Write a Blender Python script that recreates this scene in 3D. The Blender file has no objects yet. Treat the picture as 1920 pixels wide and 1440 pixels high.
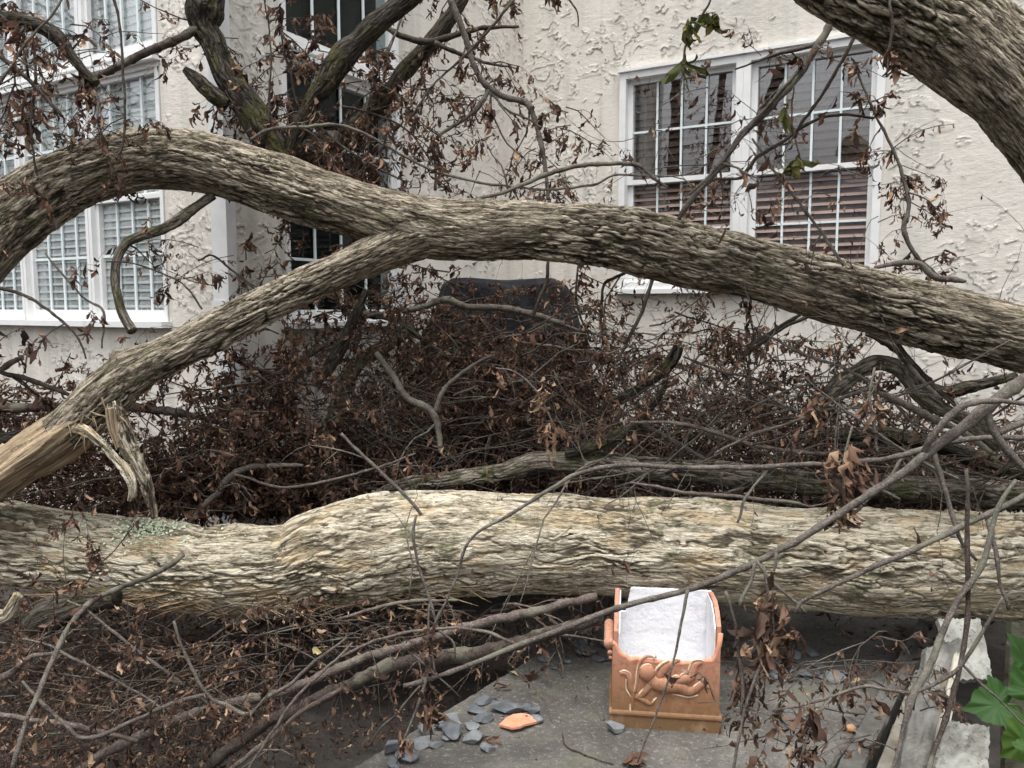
import bpy, math, random
import numpy as np
from mathutils import Vector
# ------------------------------------------------------------------ camera, sky, sun, exposure
sc = bpy.context.scene
COL = sc.collection
FPX = 1500.0; PITCH = math.radians(5.5); CAMZ = 1.5
cam_d = bpy.data.cameras.new('camera'); cam = bpy.data.objects.new('camera', cam_d); COL.objects.link(cam)
cam.location = (0, 0, CAMZ); cam.rotation_euler = (math.pi/2 - PITCH, 0, 0)
cam_d.sensor_width = 36.0; cam_d.lens = FPX/1920*36.0; cam_d.clip_start = 0.05; cam_d.clip_end = 500
sc.camera = cam
SUN_EL = math.radians(74); SUN_AZ = math.radians(200)      # azimuth clockwise from +Y: behind the camera, to the left
w = bpy.data.worlds.new('World'); sc.world = w; w.use_nodes = True
nt = w.node_tree; nt.nodes.clear()
out = nt.nodes.new('ShaderNodeOutputWorld'); bg = nt.nodes.new('ShaderNodeBackground')
sky = nt.nodes.new('ShaderNodeTexSky'); sky.sky_type = 'NISHITA'; sky.sun_disc = False
sky.sun_elevation = SUN_EL; sky.sun_rotation = SUN_AZ; sky.air_density = 1.0; sky.dust_density = 4.0; sky.ozone_density = 1.0
hs = nt.nodes.new('ShaderNodeHueSaturation'); hs.inputs['Saturation'].default_value = 0.16; hs.inputs['Value'].default_value = 1.0
bg.inputs['Strength'].default_value = 0.14
gtc = nt.nodes.new('ShaderNodeTexCoord'); gsx = nt.nodes.new('ShaderNodeSeparateXYZ'); gmr = nt.nodes.new('ShaderNodeMapRange'); gmx = nt.nodes.new('ShaderNodeMixRGB'); gmx.blend_type = 'MULTIPLY'; gmx.inputs[0].default_value = 1
gmr.inputs[1].default_value = 0.0; gmr.inputs[2].default_value = 0.45; gmr.inputs[3].default_value = 0.03; gmr.inputs[4].default_value = 2.4      # overcast: overhead much brighter than the horizon
nt.links.new(gtc.outputs['Generated'], gsx.inputs[0]); nt.links.new(gsx.outputs['Z'], gmr.inputs[0]); nt.links.new(gmr.outputs[0], gmx.inputs[2])
nt.links.new(sky.outputs[0], hs.inputs['Color']); nt.links.new(hs.outputs[0], gmx.inputs[1]); nt.links.new(gmx.outputs[0], bg.inputs[0]); nt.links.new(bg.outputs[0], out.inputs[0])
sd = bpy.data.lights.new('sun', 'SUN'); sd.energy = 1.5; sd.angle = math.radians(22); sd.color = (1.0, 0.97, 0.92)
so = bpy.data.objects.new('sun', sd); COL.objects.link(so)
sdir = Vector((math.sin(SUN_AZ)*math.cos(SUN_EL), math.cos(SUN_AZ)*math.cos(SUN_EL), math.sin(SUN_EL)))
so.rotation_euler = sdir.to_track_quat('Z', 'Y').to_euler(); so.location = (0, -3, 8)
sc.view_settings.view_transform = 'Standard'; sc.view_settings.look = 'None'; sc.view_settings.gamma = 1; sc.view_settings.exposure = 0.15
sc.render.engine = 'CYCLES'
sc.cycles.max_bounces = 6; sc.cycles.transparent_max_bounces = 12

# ------------------------------------------------------------------ helpers
R = random.Random(7); rng = np.random.default_rng(7)
FWD = np.array([0, math.cos(PITCH), -math.sin(PITCH)]); UP = np.array([0, math.sin(PITCH), math.cos(PITCH)]); RT = np.array([1., 0, 0]); CAM = np.array([0, 0, CAMZ])
def ray(x, y): return FWD + RT*((x-960)/FPX) + UP*((720-y)/FPX)
def P(x, y, d): return CAM + ray(x, y)*d
def G(x, y, z=0.0):
    r = ray(x, y); return CAM + r*((z-CAMZ)/r[2])
def onplane(x, y, O, n):
    r = ray(x, y); return CAM + r*(np.dot(O-CAM, n)/np.dot(r, n))

_perm = np.random.default_rng(3).permutation(256); _perm = np.concatenate([_perm, _perm, _perm])
_grad = np.random.default_rng(4).normal(size=(256, 3)).astype(np.float32); _grad /= np.linalg.norm(_grad, axis=1)[:, None]
def noise(p):
    p = np.asarray(p, dtype=np.float32); i = np.floor(p).astype(np.int64); f = p - i; i &= 255
    u = f*f*f*(f*(f*6-15)+10); res = 0
    for a in (0, 1):
        for b in (0, 1):
            for c in (0, 1):
                h = _perm[_perm[_perm[i[:, 0]+a]+i[:, 1]+b]+i[:, 2]+c] & 255
                g = _grad[h]
                d = g[:, 0]*(f[:, 0]-a) + g[:, 1]*(f[:, 1]-b) + g[:, 2]*(f[:, 2]-c)
                wx = u[:, 0] if a else 1-u[:, 0]; wy = u[:, 1] if b else 1-u[:, 1]; wz = u[:, 2] if c else 1-u[:, 2]
                res = res + d*wx*wy*wz
    return res*1.6
def sstep(a, b, x):
    t = np.clip((x-a)/(b-a), 0, 1); return t*t*(3-2*t)

def tag(o, label=None, cat=None, group=None, kind=None):
    if label: o['label'] = label
    if cat: o['category'] = cat
    if group: o['group'] = group
    if kind: o['kind'] = kind
    return o
def mesh_obj(name, V, quads=None, tris=None, mat=None, parent=None, origin=None, attrs=None, vattrs=None, smooth=True, polys=None):
    V = np.asarray(V, dtype=np.float32)
    o0 = np.zeros(3) if origin is None else np.asarray(origin, dtype=float)
    po = np.zeros(3)
    if parent is not None: po = np.array(parent['_o']) if '_o' in parent else np.zeros(3)
    if parent is not None: o0 = po if origin is None else o0
    me = bpy.data.meshes.new(name)
    if polys is not None:
        me.from_pydata((V-o0).tolist(), [], polys)
    else:
        nq = 0 if quads is None else len(quads); ntr = 0 if tris is None else len(tris)
        me.vertices.add(len(V)); me.vertices.foreach_set('co', (V-o0).astype(np.float32).ravel())
        li = []
        if nq: li.append(np.asarray(quads).ravel())
        if ntr: li.append(np.asarray(tris).ravel())
        li = np.concatenate(li).astype(np.int32)
        me.loops.add(len(li)); me.loops.foreach_set('vertex_index', li)
        me.polygons.add(nq+ntr)
        st = np.concatenate([np.arange(nq)*4, nq*4+np.arange(ntr)*3]).astype(np.int32)
        me.polygons.foreach_set('loop_start', st)
    for k, v in (attrs or {}).items():
        a = me.attributes.new(k, 'FLOAT', 'POINT'); a.data.foreach_set('value', np.asarray(v, dtype=np.float32).ravel())
    for k, v in (vattrs or {}).items():
        a = me.attributes.new(k, 'FLOAT_VECTOR', 'POINT'); a.data.foreach_set('vector', np.asarray(v, dtype=np.float32).ravel())
    me.update(calc_edges=True); me.validate()
    me.polygons.foreach_set('use_smooth', np.full(len(me.polygons), bool(smooth)))
    ob = bpy.data.objects.new(name, me); COL.objects.link(ob)
    ob['_o'] = [float(q) for q in o0]
    if mat: me.materials.append(mat)
    if parent is not None:
        ob.parent = parent; ob.location = Vector(o0-po)
    else: ob.location = Vector(o0)
    return ob
def empty(name, loc, **k):
    o = bpy.data.objects.new(name, None); COL.objects.link(o); o.location = Vector(loc); o.empty_display_size = 0.05
    o['_o'] = [float(q) for q in loc]; return tag(o, **k)

class Acc:
    """collects geometry into one mesh"""
    def __init__(s): s.V = []; s.Q = []; s.T = []; s.n = 0; s.A = {}
    def add(s, V, Q=None, T=None, **attrs):
        V = np.asarray(V, dtype=float)
        if Q is not None and len(Q): s.Q.append(np.asarray(Q)+s.n)
        if T is not None and len(T): s.T.append(np.asarray(T)+s.n)
        s.V.append(V); s.n += len(V)
        for k, v in attrs.items(): s.A.setdefault(k, []).append(np.broadcast_to(v, (len(V),)))
    def box(s, O, ex, ey, ez, a, b):
        """box in a frame (ex,ey,ez) from corner a to corner b"""
        c = []
        for i in (a[0], b[0]):
            for j in (a[1], b[1]):
                for k in (a[2], b[2]): c.append(O+ex*i+ey*j+ez*k)
        s.add(c, Q=[(0, 1, 3, 2), (4, 6, 7, 5), (0, 4, 5, 1), (2, 3, 7, 6), (0, 2, 6, 4), (1, 5, 7, 3)])
    def build(s, name, mat, parent=None, origin=None, smooth=False, **k):
        if not s.V: return None
        return mesh_obj(name, np.concatenate(s.V), np.concatenate(s.Q) if s.Q else None, np.concatenate(s.T) if s.T else None, mat, parent, origin,
                        attrs={k2: np.concatenate(v) for k2, v in s.A.items()} or None, smooth=smooth, **k)

def spline(pts, n_per):
    """catmull-rom through rows of pts (any number of columns)"""
    pts = np.asarray(pts, dtype=float); p = np.vstack([2*pts[0]-pts[1], pts, 2*pts[-1]-pts[-2]]); o = []
    for i in range(1, len(p)-2):
        t = np.linspace(0, 1, n_per, endpoint=False)[:, None]
        o.append(0.5*((2*p[i])+(-p[i-1]+p[i+1])*t+(2*p[i-1]-5*p[i]+4*p[i+1]-p[i+2])*t*t+(-p[i-1]+3*p[i]-3*p[i+1]+p[i+2])*t**3))
    o.append(p[-2][None]); return np.vstack(o)
def resample(path, step):
    d = np.r_[0, np.cumsum(np.linalg.norm(np.diff(path[:, :3], axis=0), axis=1))]
    n = max(3, int(d[-1]/step)+1); t = np.linspace(0, d[-1], n)
    return np.stack([np.interp(t, d, path[:, k]) for k in range(path.shape[1])], 1), t
def frames(pts):
    T = np.gradient(pts, axis=0); T /= np.linalg.norm(T, axis=1)[:, None]+1e-9
    N = np.zeros_like(T); a = np.array([0, 0, 1.]) if abs(T[0][2]) < .9 else np.array([0, 1., 0])
    n = a - T[0]*np.dot(a, T[0]); n /= np.linalg.norm(n); N[0] = n
    for i in range(1, len(T)):
        n = n - T[i]*np.dot(n, T[i]); n /= np.linalg.norm(n)+1e-9; N[i] = n
    return T, N, np.cross(T, N)
def grid_quads(nr, nc, wrap=True):
    i = np.arange(nr-1)[:, None]; j = np.arange(nc if wrap else nc-1)[None]; j2 = (j+1) % nc
    return np.stack([i*nc+j, i*nc+j2, (i+1)*nc+j2, (i+1)*nc+j], -1).reshape(-1, 4)
def tube(pts, rad, sides=5):
    """thin tube: V, Q, T(caps)"""
    T, N, B = frames(pts); th = np.arange(sides)/sides*2*math.pi
    V = pts[:, None]+rad[:, None, None]*(np.cos(th)[None, :, None]*N[:, None]+np.sin(th)[None, :, None]*B[:, None])
    n = len(pts); V = V.reshape(-1, 3); Q = grid_quads(n, sides)
    V = np.vstack([V, pts[0], pts[-1]]); a = n*sides
    T3 = [(a, (j+1) % sides, j) for j in range(sides)]+[(a+1, (n-1)*sides+j, (n-1)*sides+(j+1) % sides) for j in range(sides)]
    return V, Q, T3

# bark displacement in an unrolled space q = (r cos, r sin, along)
def worley(p, seed=0):
    """nearest two cell distances, a random number per cell and the offset to its centre"""
    p = np.asarray(p, dtype=np.float32); i = np.floor(p).astype(np.int64); f = (p-i).astype(np.float32); n = len(p)
    F1 = np.full(n, 9., np.float32); F2 = F1.copy(); cr = np.zeros(n, np.float32); off = np.zeros((n, 3), np.float32)
    for a in (-1, 0, 1):
        for b in (-1, 0, 1):
            for c in (-1, 0, 1):
                h = _perm[_perm[_perm[(i[:, 0]+a) & 255]+((i[:, 1]+b) & 255)]+((i[:, 2]+c+seed) & 255)] & 255
                o = np.array([a, b, c], np.float32)+.5+_grad[h]*.48-f; d = np.sqrt((o*o).sum(1)); m = d < F1
                F2 = np.where(m, F1, np.minimum(F2, d)); F1 = np.where(m, d, F1); cr = np.where(m, h/255., cr); off[m] = o[m]
    return F1, F2, cr, off
def bark_h(q, f=46., stretch=7.0, seed=0.):
    """scaly bark: long thin overlapping plates with dark cracks between"""
    w1 = noise(q*np.array([14, 14, 7.])+seed); w2 = noise(q*np.array([14, 14, 7.])+seed+31); w3 = noise(q*np.array([60, 60, 22.])+seed+11); w4 = noise(q*np.array([60, 60, 22.])+seed+17)
    w = np.stack([w1*.85+w3*.32, w2*.85+w4*.32, w1*.3+w4*.12], 1); s = np.array([f, f, f/stretch])
    F1, F2, cr, off = worley(q*s+w+seed, 3); e1 = np.clip((F2-F1)*4.2, 0, 1)
    G1, G2, cr2, off2 = worley(q*s*np.array([2.1, 2.1, 1.9])+w*1.7+seed*2, 9); e2_ = np.clip((G2-G1)*2.8, 0, 1)
    rid = np.clip(np.abs(noise(q*s*np.array([.5, .5, .38])+w*.5+seed+7))*5, 0, 1)
    shag = np.clip(.5-off[:, 2]*.9-off[:, 0]*.4, 0, 1)
    h = .50*np.clip(e1*1.5, 0, 1)+.22*cr*e1+.16*shag+.14*np.clip(e2_*1.4, 0, 1)*(.3+.7*cr2)
    return h*(.3+.7*rid)+.05*noise(q*np.array([f*4, f*4, f])+seed)
def big_tube(name, pts, mat, step=.004, amp=.012, f=46., seed=0., parent=None, knots=(), lump=.06, cap=True, origin=None, stretch=11., cutfn=None):
    """thick barked limb; pts rows = x,y,z,radius"""
    path = spline(pts, 24); path, t = resample(path, step)
    c, r = path[:, :3], path[:, 3]; T, N, B = frames(c)
    ns = int(max(24, 2*math.pi*np.mean(r)/(step*.9))); th = np.arange(ns)/ns*2*math.pi
    rm = np.mean(r)
    ct, st = np.cos(th), np.sin(th)
    q = np.stack([np.broadcast_to(rm*ct, (len(t), ns)), np.broadcast_to(rm*st, (len(t), ns)), np.broadcast_to(t[:, None], (len(t), ns))], -1).reshape(-1, 3)
    h = bark_h(q, f, stretch, seed); mk = sstep(-.25, .3, noise(q*np.array([6, 6, 2.2])+seed+60)); h2 = bark_h(q, f*.62, stretch*.8, seed+13); h = h*(1-mk)+h2*mk
    am = .5+.8*sstep(-.4, .4, noise(q*np.array([5, 5, 2.])+seed+44)); h = .55+(h-.55)*am; big = noise(q*np.array([5, 5, 3.])+seed+90)*lump*rm*2 + noise(q*np.array([13, 13, 6.])+seed+91)*lump*rm
    R0 = np.repeat(r, ns)+big+(h-.55)*amp
    base = np.repeat(c, ns, 0); D = (ct[None, :, None]*N[:, None]+st[None, :, None]*B[:, None]).reshape(-1, 3)
    for (kt, kdir, kr, kh) in knots:                        # bumps: position along (0..1), world direction, radius, height
        kdir = np.array(kdir, float); kdir /= np.linalg.norm(kdir); tt = np.repeat(t, ns)
        dd = np.sqrt((tt-kt*t[-1])**2 + (np.arccos(np.clip(D@kdir, -1, 1))*rm)**2)
        g = np.exp(-(dd/kr)**2); R0 += kh*g*(1+.5*(noise(q*40+seed)))
    if cutfn is not None: R0 = cutfn(R0, np.repeat(t, ns), D, t[-1], q)
    V = base+D*R0[:, None]; Q = grid_quads(len(t), ns); n = len(V)
    V = np.vstack([V, c[0], c[-1]])
    T3 = [(n, (j+1) % ns, j) for j in range(ns)]+[(n+1, n-ns+j, n-ns+(j+1) % ns) for j in range(ns)]
    q = np.vstack([q, [0, 0, 0], [0, 0, t[-1]]]); h = np.r_[h, .5, .5]
    return mesh_obj(name, V, Q, T3, mat, parent, origin if (origin is not None or parent is not None) else c[0], attrs={'bark_h': h}, vattrs={'rest': q+seed})
def px(pts, depth=None, k=1.0):
    """rows (x, y, [depth,] width in photo pixels) -> world x,y,z,radius"""
    o = []
    for p in pts:
        if len(p) == 3: x, y, wd = p; d = depth
        else: x, y, d, wd = p
        o.append([*P(x, y, d), wd*k/2*d/FPX])
    return np.array(o)

# ------------------------------------------------------------------ materials
def mat(name): 
    m = bpy.data.materials.new(name); m.use_nodes = True; n = m.node_tree; b = n.nodes['Principled BSDF']; return m, n, b
def nd(n, t, **k):
    x = n.nodes.new('ShaderNode'+t)
    for a, v in k.items():
        if a in x.inputs: x.inputs[a].default_value = v
        else: setattr(x, a, v)
    return x
def ramp(n, src, stops, interp='LINEAR'):
    r = nd(n, 'ValToRGB'); r.color_ramp.interpolation = interp; e = r.color_ramp.elements
    while len(e) < len(stops): e.new(.5)
    for el, (p, c) in zip(e, stops): el.position = p; el.color = (*c, 1) if len(c) == 3 else (c[0],)*3+(1,)
    n.links.new(src, r.inputs[0]); return r
def noise_n(n, scale, detail=4, vec=None, rough=.6, dist=0.):
    x = nd(n, 'TexNoise', Scale=scale, Detail=detail, Roughness=rough, Distortion=dist)
    if vec is not None: n.links.new(vec, x.inputs['Vector'])
    return x
def mixc(n, fac, a, b, mode='MIX'):
    m = nd(n, 'MixRGB', blend_type=mode)
    for s, v in ((0, fac), (1, a), (2, b)):
        if isinstance(v, (int, float)): m.inputs[s].default_value = v
        elif isinstance(v, tuple): m.inputs[s].default_value = (*v, 1)
        else: n.links.new(v, m.inputs[s])
    return m.outputs[0]
def mathn(n, op, a, b=None, clamp=False):
    m = nd(n, 'Math', operation=op, use_clamp=clamp)
    for s, v in ((0, a), (1, b)):
        if v is None: continue
        if isinstance(v, (int, float)): m.inputs[s].default_value = v
        else: n.links.new(v, m.inputs[s])
    return m.outputs[0]
def bump(n, b, h, strength=.5, dist=.01):
    x = nd(n, 'Bump', Strength=strength, Distance=dist); n.links.new(h, x.inputs['Height']); n.links.new(x.outputs[0], b.inputs['Normal']); return x
def mapping(n, vec, scale):
    m = nd(n, 'Mapping'); m.inputs['Scale'].default_value = scale; n.links.new(vec, m.inputs[0]); return m.outputs[0]
def bark_mat(name, pale, mid, dark, moss=.0, mossc=(.09, .1, .04), warm=None, cks=(75, 75, 11), ckf=.5):
    m, n, b = mat(name); at = nd(n, 'Attribute', attribute_name='rest'); ah = nd(n, 'Attribute', attribute_name='bark_h')
    v = at.outputs['Vector']
    st = noise_n(n, 1.0, 6, mapping(n, v, (55, 55, 9)), .65, .6)
    st2 = noise_n(n, 1.0, 4, mapping(n, v, (150, 150, 40)), .6, .3)
    wp = noise_n(n, 1.0, 4, mapping(n, v, (26, 26, 9)), .7); wv = nd(n, 'VectorMath', operation='SCALE'); n.links.new(wp.outputs['Color'], wv.inputs[0]); wv.inputs['Scale'].default_value = 1.9
    va = nd(n, 'VectorMath', operation='ADD'); n.links.new(mapping(n, v, cks), va.inputs[0]); n.links.new(wv.outputs[0], va.inputs[1])
    ck = nd(n, 'TexVoronoi', Scale=1.0, feature='DISTANCE_TO_EDGE'); n.links.new(va.outputs[0], ck.inputs['Vector'])
    cf = nd(n, 'TexVoronoi', Scale=1.0); n.links.new(va.outputs[0], cf.inputs['Vector']); sc_ = nd(n, 'SeparateColor'); n.links.new(cf.outputs['Color'], sc_.inputs[0])
    crack = ramp(n, ck.outputs['Distance'], [(.0, (0,)), (.10, (1,))]).outputs[0]
    pat = noise_n(n, 7.0, 4, v, .6)
    hh = mathn(n, 'ADD', mathn(n, 'MULTIPLY', ah.outputs['Fac'], .55), mathn(n, 'MULTIPLY_ADD', st.outputs['Fac'], .85)); hh.node.inputs[1].links[0].from_node.inputs[2].default_value = -.14
    hh = mathn(n, 'ADD', hh, mathn(n, 'MULTIPLY', mathn(n, 'SUBTRACT', st2.outputs['Fac'], .5), .6))
    hh = mathn(n, 'ADD', hh, mathn(n, 'MULTIPLY', mathn(n, 'SUBTRACT', sc_.outputs[0], .5), .16))
    c = ramp(n, hh, [(.28, tuple(q*.6 for q in dark)), (.40, dark), (.54, mid), (.68, tuple(.5*(a+q) for a, q in zip(pale, mid))), (.86, pale)]).outputs[0]
    if warm: c = mixc(n, ramp(n, noise_n(n, 11., 3, mapping(n, v, (1, 1, .45))).outputs['Fac'], [(.52, (0,)), (.62, (1,))]).outputs[0], c, mixc(n, .6, c, warm))
    c = mixc(n, ramp(n, pat.outputs['Fac'], [(.35, (.55,)), (.62, (1.,))]).outputs[0], mixc(n, .55, c, mid), c)
    if moss:
        geo = nd(n, 'NewGeometry'); sx = nd(n, 'SeparateXYZ'); n.links.new(geo.outputs['Normal'], sx.inputs[0])
        mn = noise_n(n, 9., 6, v, .75)
        f = ramp(n, mn.outputs['Fac'], [(.56-moss*.1, (0,)), (.62, (1,))]).outputs[0]
        f = mathn(n, 'MULTIPLY', f, mathn(n, 'MULTIPLY_ADD', sx.outputs['Z'], .5) if False else .8)
        c = mixc(n, f, c, mossc)
    c = mixc(n, mathn(n, 'MULTIPLY', mathn(n, 'SUBTRACT', 1., crack), ckf), c, tuple(q*.8 for q in dark))
    n.links.new(c, b.inputs['Base Color']); b.inputs['Roughness'].default_value = .9; b.inputs['Specular IOR Level'].default_value = .15
    hb = mathn(n, 'ADD', mathn(n, 'MULTIPLY', st.outputs['Fac'], .8), mathn(n, 'MULTIPLY', st2.outputs['Fac'], .8)); hb = mathn(n, 'ADD', hb, mathn(n, 'ADD', mathn(n, 'MULTIPLY', crack, ckf*.8), mathn(n, 'MULTIPLY', sc_.outputs[1], .3)))
    bump(n, b, hb, 1.0, .009)
    return m
BARK_LOG = bark_mat('pale_tan_bark', (.70, .65, .53), (.41, .36, .265), (.10, .08, .055), moss=.1, mossc=(.15, .15, .09), warm=(.52, .40, .24), cks=(48, 48, 5), ckf=.4)
BARK_ARCH = bark_mat('grey_brown_bark', (.55, .49, .385), (.205, .172, .125), (.036, .029, .021), moss=-.1, mossc=(.13, .125, .07), cks=(80, 80, 8))
BARK_DARK = bark_mat('dark_bark', (.12, .105, .085), (.05, .043, .035), (.016, .013, .01), moss=.5, mossc=(.09, .085, .03))
BARK_MIDG = bark_mat('weathered_grey_bark', (.36, .32, .26), (.15, .13, .105), (.04, .034, .028), moss=.4)
def twig_mat(name, a_, b_, c_):
    m, n, b = mat(name); tc = nd(n, 'TexCoord'); v = tc.outputs['Object']
    t = noise_n(n, 30, 6, v, .7); f2 = noise_n(n, 240, 4, v, .7); lv_ = noise_n(n, 9, 4, v, .6)
    c = ramp(n, mathn(n, 'ADD', mathn(n, 'MULTIPLY', t.outputs['Fac'], .6), mathn(n, 'MULTIPLY', f2.outputs['Fac'], .4)), [(.36, a_), (.5, b_), (.64, c_)]).outputs[0]
    c = mixc(n, ramp(n, lv_.outputs['Fac'], [(.52, (0,)), (.62, (.55,))]).outputs[0], c, (.2, .2, .15))
    c = mixc(n, ramp(n, f2.outputs['Fac'], [(.62, (0,)), (.68, (.8,))]).outputs[0], c, tuple(min(.5, q*1.9) for q in c_))
    n.links.new(c, b.inputs['Base Color']); b.inputs['Roughness'].default_value = .9; b.inputs['Specular IOR Level'].default_value = .12
    bump(n, b, mathn(n, 'ADD', f2.outputs['Fac'], t.outputs['Fac']), .8, .004); return m
def plain(name, stops, scale=30., rough=.8, bumps=.4, bd=.004, detail=5, spec=.3, coord='Object'):
    m, n, b = mat(name); tc = nd(n, 'TexCoord'); t = noise_n(n, scale, detail, tc.outputs[coord])
    c = ramp(n, t.outputs['Fac'], stops).outputs[0]; n.links.new(c, b.inputs['Base Color']); b.inputs['Roughness'].default_value = rough
    b.inputs['Specular IOR Level'].default_value = spec
    if bumps: bump(n, b, noise_n(n, scale*2.3, 6, tc.outputs[coord]).outputs['Fac'], bumps, bd)
    return m

TWIG = twig_mat('twig_grey_brown', (.05, .042, .037), (.115, .098, .086), (.20, .176, .155))
TWIG_D = twig_mat('twig_dark_brown', (.026, .02, .017), (.062, .048, .041), (.12, .096, .082))
TWIG_P = twig_mat('twig_purple_brown', (.055, .042, .038), (.12, .094, .083), (.21, .175, .152))
def leaf_mat(name, stops, transl=.25, rough=.7):
    m, n, b = mat(name); a = nd(n, 'Attribute', attribute_name='rnd'); tc = nd(n, 'TexCoord')
    t = noise_n(n, 60, 3, tc.outputs['Object']); f = mathn(n, 'ADD', a.outputs['Fac'], mathn(n, 'MULTIPLY', mathn(n, 'SUBTRACT', t.outputs['Fac'], .5), .35))
    c = ramp(n, f, stops).outputs[0]; n.links.new(c, b.inputs['Base Color']); b.inputs['Roughness'].default_value = rough; b.inputs['Specular IOR Level'].default_value = .25
    tr = nd(n, 'BsdfTranslucent'); n.links.new(c, tr.inputs[0]); mx = nd(n, 'MixShader'); mx.inputs[0].default_value = transl
    n.links.new(b.outputs[0], mx.inputs[1]); n.links.new(tr.outputs[0], mx.inputs[2]); n.links.new(mx.outputs[0], n.nodes['Material Output'].inputs[0])
    return m
LEAF = leaf_mat('dead_leaf_dark', [(.0, (.04, .024, .018)), (.5, (.11, .062, .046)), (.8, (.19, .108, .074)), (.92, (.32, .19, .12)), (1., (.48, .32, .2))])
LEAF_B = leaf_mat('dead_leaf_brown', [(.0, (.04, .024, .018)), (.5, (.12, .07, .05)), (.85, (.25, .15, .10)), (1., (.45, .31, .2))])
LEAF_G = leaf_mat('fading_green_leaf', [(.0, (.08, .09, .03)), (.5, (.13, .15, .05)), (1., (.35, .28, .08))])
LEAF_GREEN = leaf_mat('fresh_green_leaf', [(.0, (.022, .055, .013)), (.5, (.036, .09, .02)), (1., (.09, .16, .03))], .3, .55)

# ------------------------------------------------------------------ leaves and twigs
def leaves(acc, pos, dirs, size, wid=.4, curl=1.0, rs=None):
    """curled leaf blades, vectorised: pos (n,3), dirs (n,3), size (n)"""
    n = len(pos)
    if not n: return
    nr, ncol = 5, 3
    d = dirs/(np.linalg.norm(dirs, axis=1)[:, None]+1e-9); a = rng.normal(size=(n, 3)); s = np.cross(d, a); s /= np.linalg.norm(s, axis=1)[:, None]+1e-9; nn = np.cross(d, s)
    t = np.linspace(0, 1, nr); prof = np.array([.12, .8, 1., .72, .04]); W = wid*size*rng.uniform(.6, 1.35, n)
    k = rng.normal(0, 1.7*curl, n); fold = rng.uniform(.2, 1.3, n)*np.minimum(1, curl); tw = rng.normal(0, 1.6*curl, n)
    V = np.zeros((n, nr, ncol, 3)); 
    for i in range(nr):
        ang = k*t[i]; al = np.where(np.abs(k) < .05, t[i], np.sin(ang)/np.where(np.abs(k) < .05, 1, k)); up = np.where(np.abs(k) < .05, 0, (1-np.cos(ang))/np.where(np.abs(k) < .05, 1, k))
        cx = pos + d*(al*size)[:, None] + nn*(up*size)[:, None]
        sa = tw*t[i]; side = s*np.cos(sa)[:, None]+nn*np.sin(sa)[:, None]; nor = np.cross(d, side)
        jit = rng.uniform(.45, 1.35, (n, 2)); crum = rng.normal(0, .07*min(1, curl), (n, 3))
        for j, q in enumerate((-1, 0, 1)):
            ww = W*prof[i]*.5*abs(q)*(jit[:, 0] if q < 0 else jit[:, 1])
            V[:, i, j] = cx + side*(q*ww*np.cos(fold))[:, None] + nor*(ww*np.sin(fold)+crum[:, j]*size)[:, None]
    Q0 = grid_quads(nr, ncol, False); Q = (Q0[None]+(np.arange(n)*nr*ncol)[:, None, None]).reshape(-1, 4)
    r = rng.random(n) if rs is None else rs
    acc.add(V.reshape(-1, 3), Q=Q, rnd=np.repeat(r, nr*ncol))
def wander(p, d, L, n, wig, grav):
    pts = [np.array(p)]; d = np.array(d, float); d /= np.linalg.norm(d)+1e-9
    for i in range(n):
        d = d+rng.normal(0, wig, 3)+np.array([0, 0, grav/n]); d /= np.linalg.norm(d); pts.append(pts[-1]+d*L/n)
    return np.array(pts)
def grow(tw, lf, p, d, L, r, lev, grav=-.3, wig=.22, leafp=1.0, lsize=.046, sides=4, down=.9, spread=.9, green=None, kids=None, lpt=3):
    n = max(3, int(L/.05)); n = min(n, 12); pts = wander(p, d, L, n, wig, grav); pts[1:, 2] = np.maximum(pts[1:, 2], .02)
    rad = np.linspace(r, max(r*.35, .0009), len(pts)); V, Q, T = tube(pts, rad, sides); tw.add(V, Q, T)
    if lev > 0:
        for _ in range(kids if kids is not None else R.randint(2, 4)):
            i = R.randint(1, len(pts)-1); t = pts[i]-pts[i-1]; t /= np.linalg.norm(t)
            nd_ = t+rng.normal(0, spread, 3); grow(tw, lf, pts[i], nd_, L*R.uniform(.35, .65), rad[i]*.7, lev-1, grav*1.2, wig, leafp, lsize, max(3, sides-1), down, spread, green, None, lpt)
    if lev <= 1 and leafp > 0:
        k = rng.poisson(lpt*leafp*1.6*max(.5, L/.15))
        if k:
            i = (1+(len(pts)-1.001)*rng.random(k)**.35).astype(int); f = rng.random((k, 1)); pos = pts[i-1]*(1-f)+pts[i]*f
            dd = rng.normal(0, .4, (k, 3))+np.array([0, 0, -down]); sz = lsize*R.uniform(.65, 1.25)*rng.uniform(.5, 1.35, k)
            leaves(lf, pos, dd, sz)

# ------------------------------------------------------------------ the setting
def ground_mat():
    m, n, b = mat('dark_soil'); tc = nd(n, 'TexCoord'); v = tc.outputs['Object']
    a = noise_n(n, 9, 8, v, .7); c = ramp(n, a.outputs['Fac'], [(.3, (.018, .015, .013)), (.55, (.045, .038, .032)), (.75, (.09, .075, .06))]).outputs[0]
    n.links.new(c, b.inputs['Base Color']); b.inputs['Roughness'].default_value = .85; bump(n, b, noise_n(n, 40, 8, v, .75).outputs['Fac'], .9, .02); return m
def gz(x, y):
    q = np.stack([np.ravel(x), np.ravel(y), np.zeros(np.size(x))], 1); return (noise(q*.9)*.03+noise(q*5)*.012+noise(q*17)*.006)
gx = np.concatenate([np.linspace(-60, -4.2, 12), np.linspace(-4, 4, 260), np.linspace(4.2, 60, 12)]); gy = np.concatenate([np.linspace(-60, -.2, 12), np.linspace(0, 7, 230), np.linspace(7.3, 60, 12)])
X, Y = np.meshgrid(gx, gy); Z = gz(X, Y).reshape(X.shape)
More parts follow.
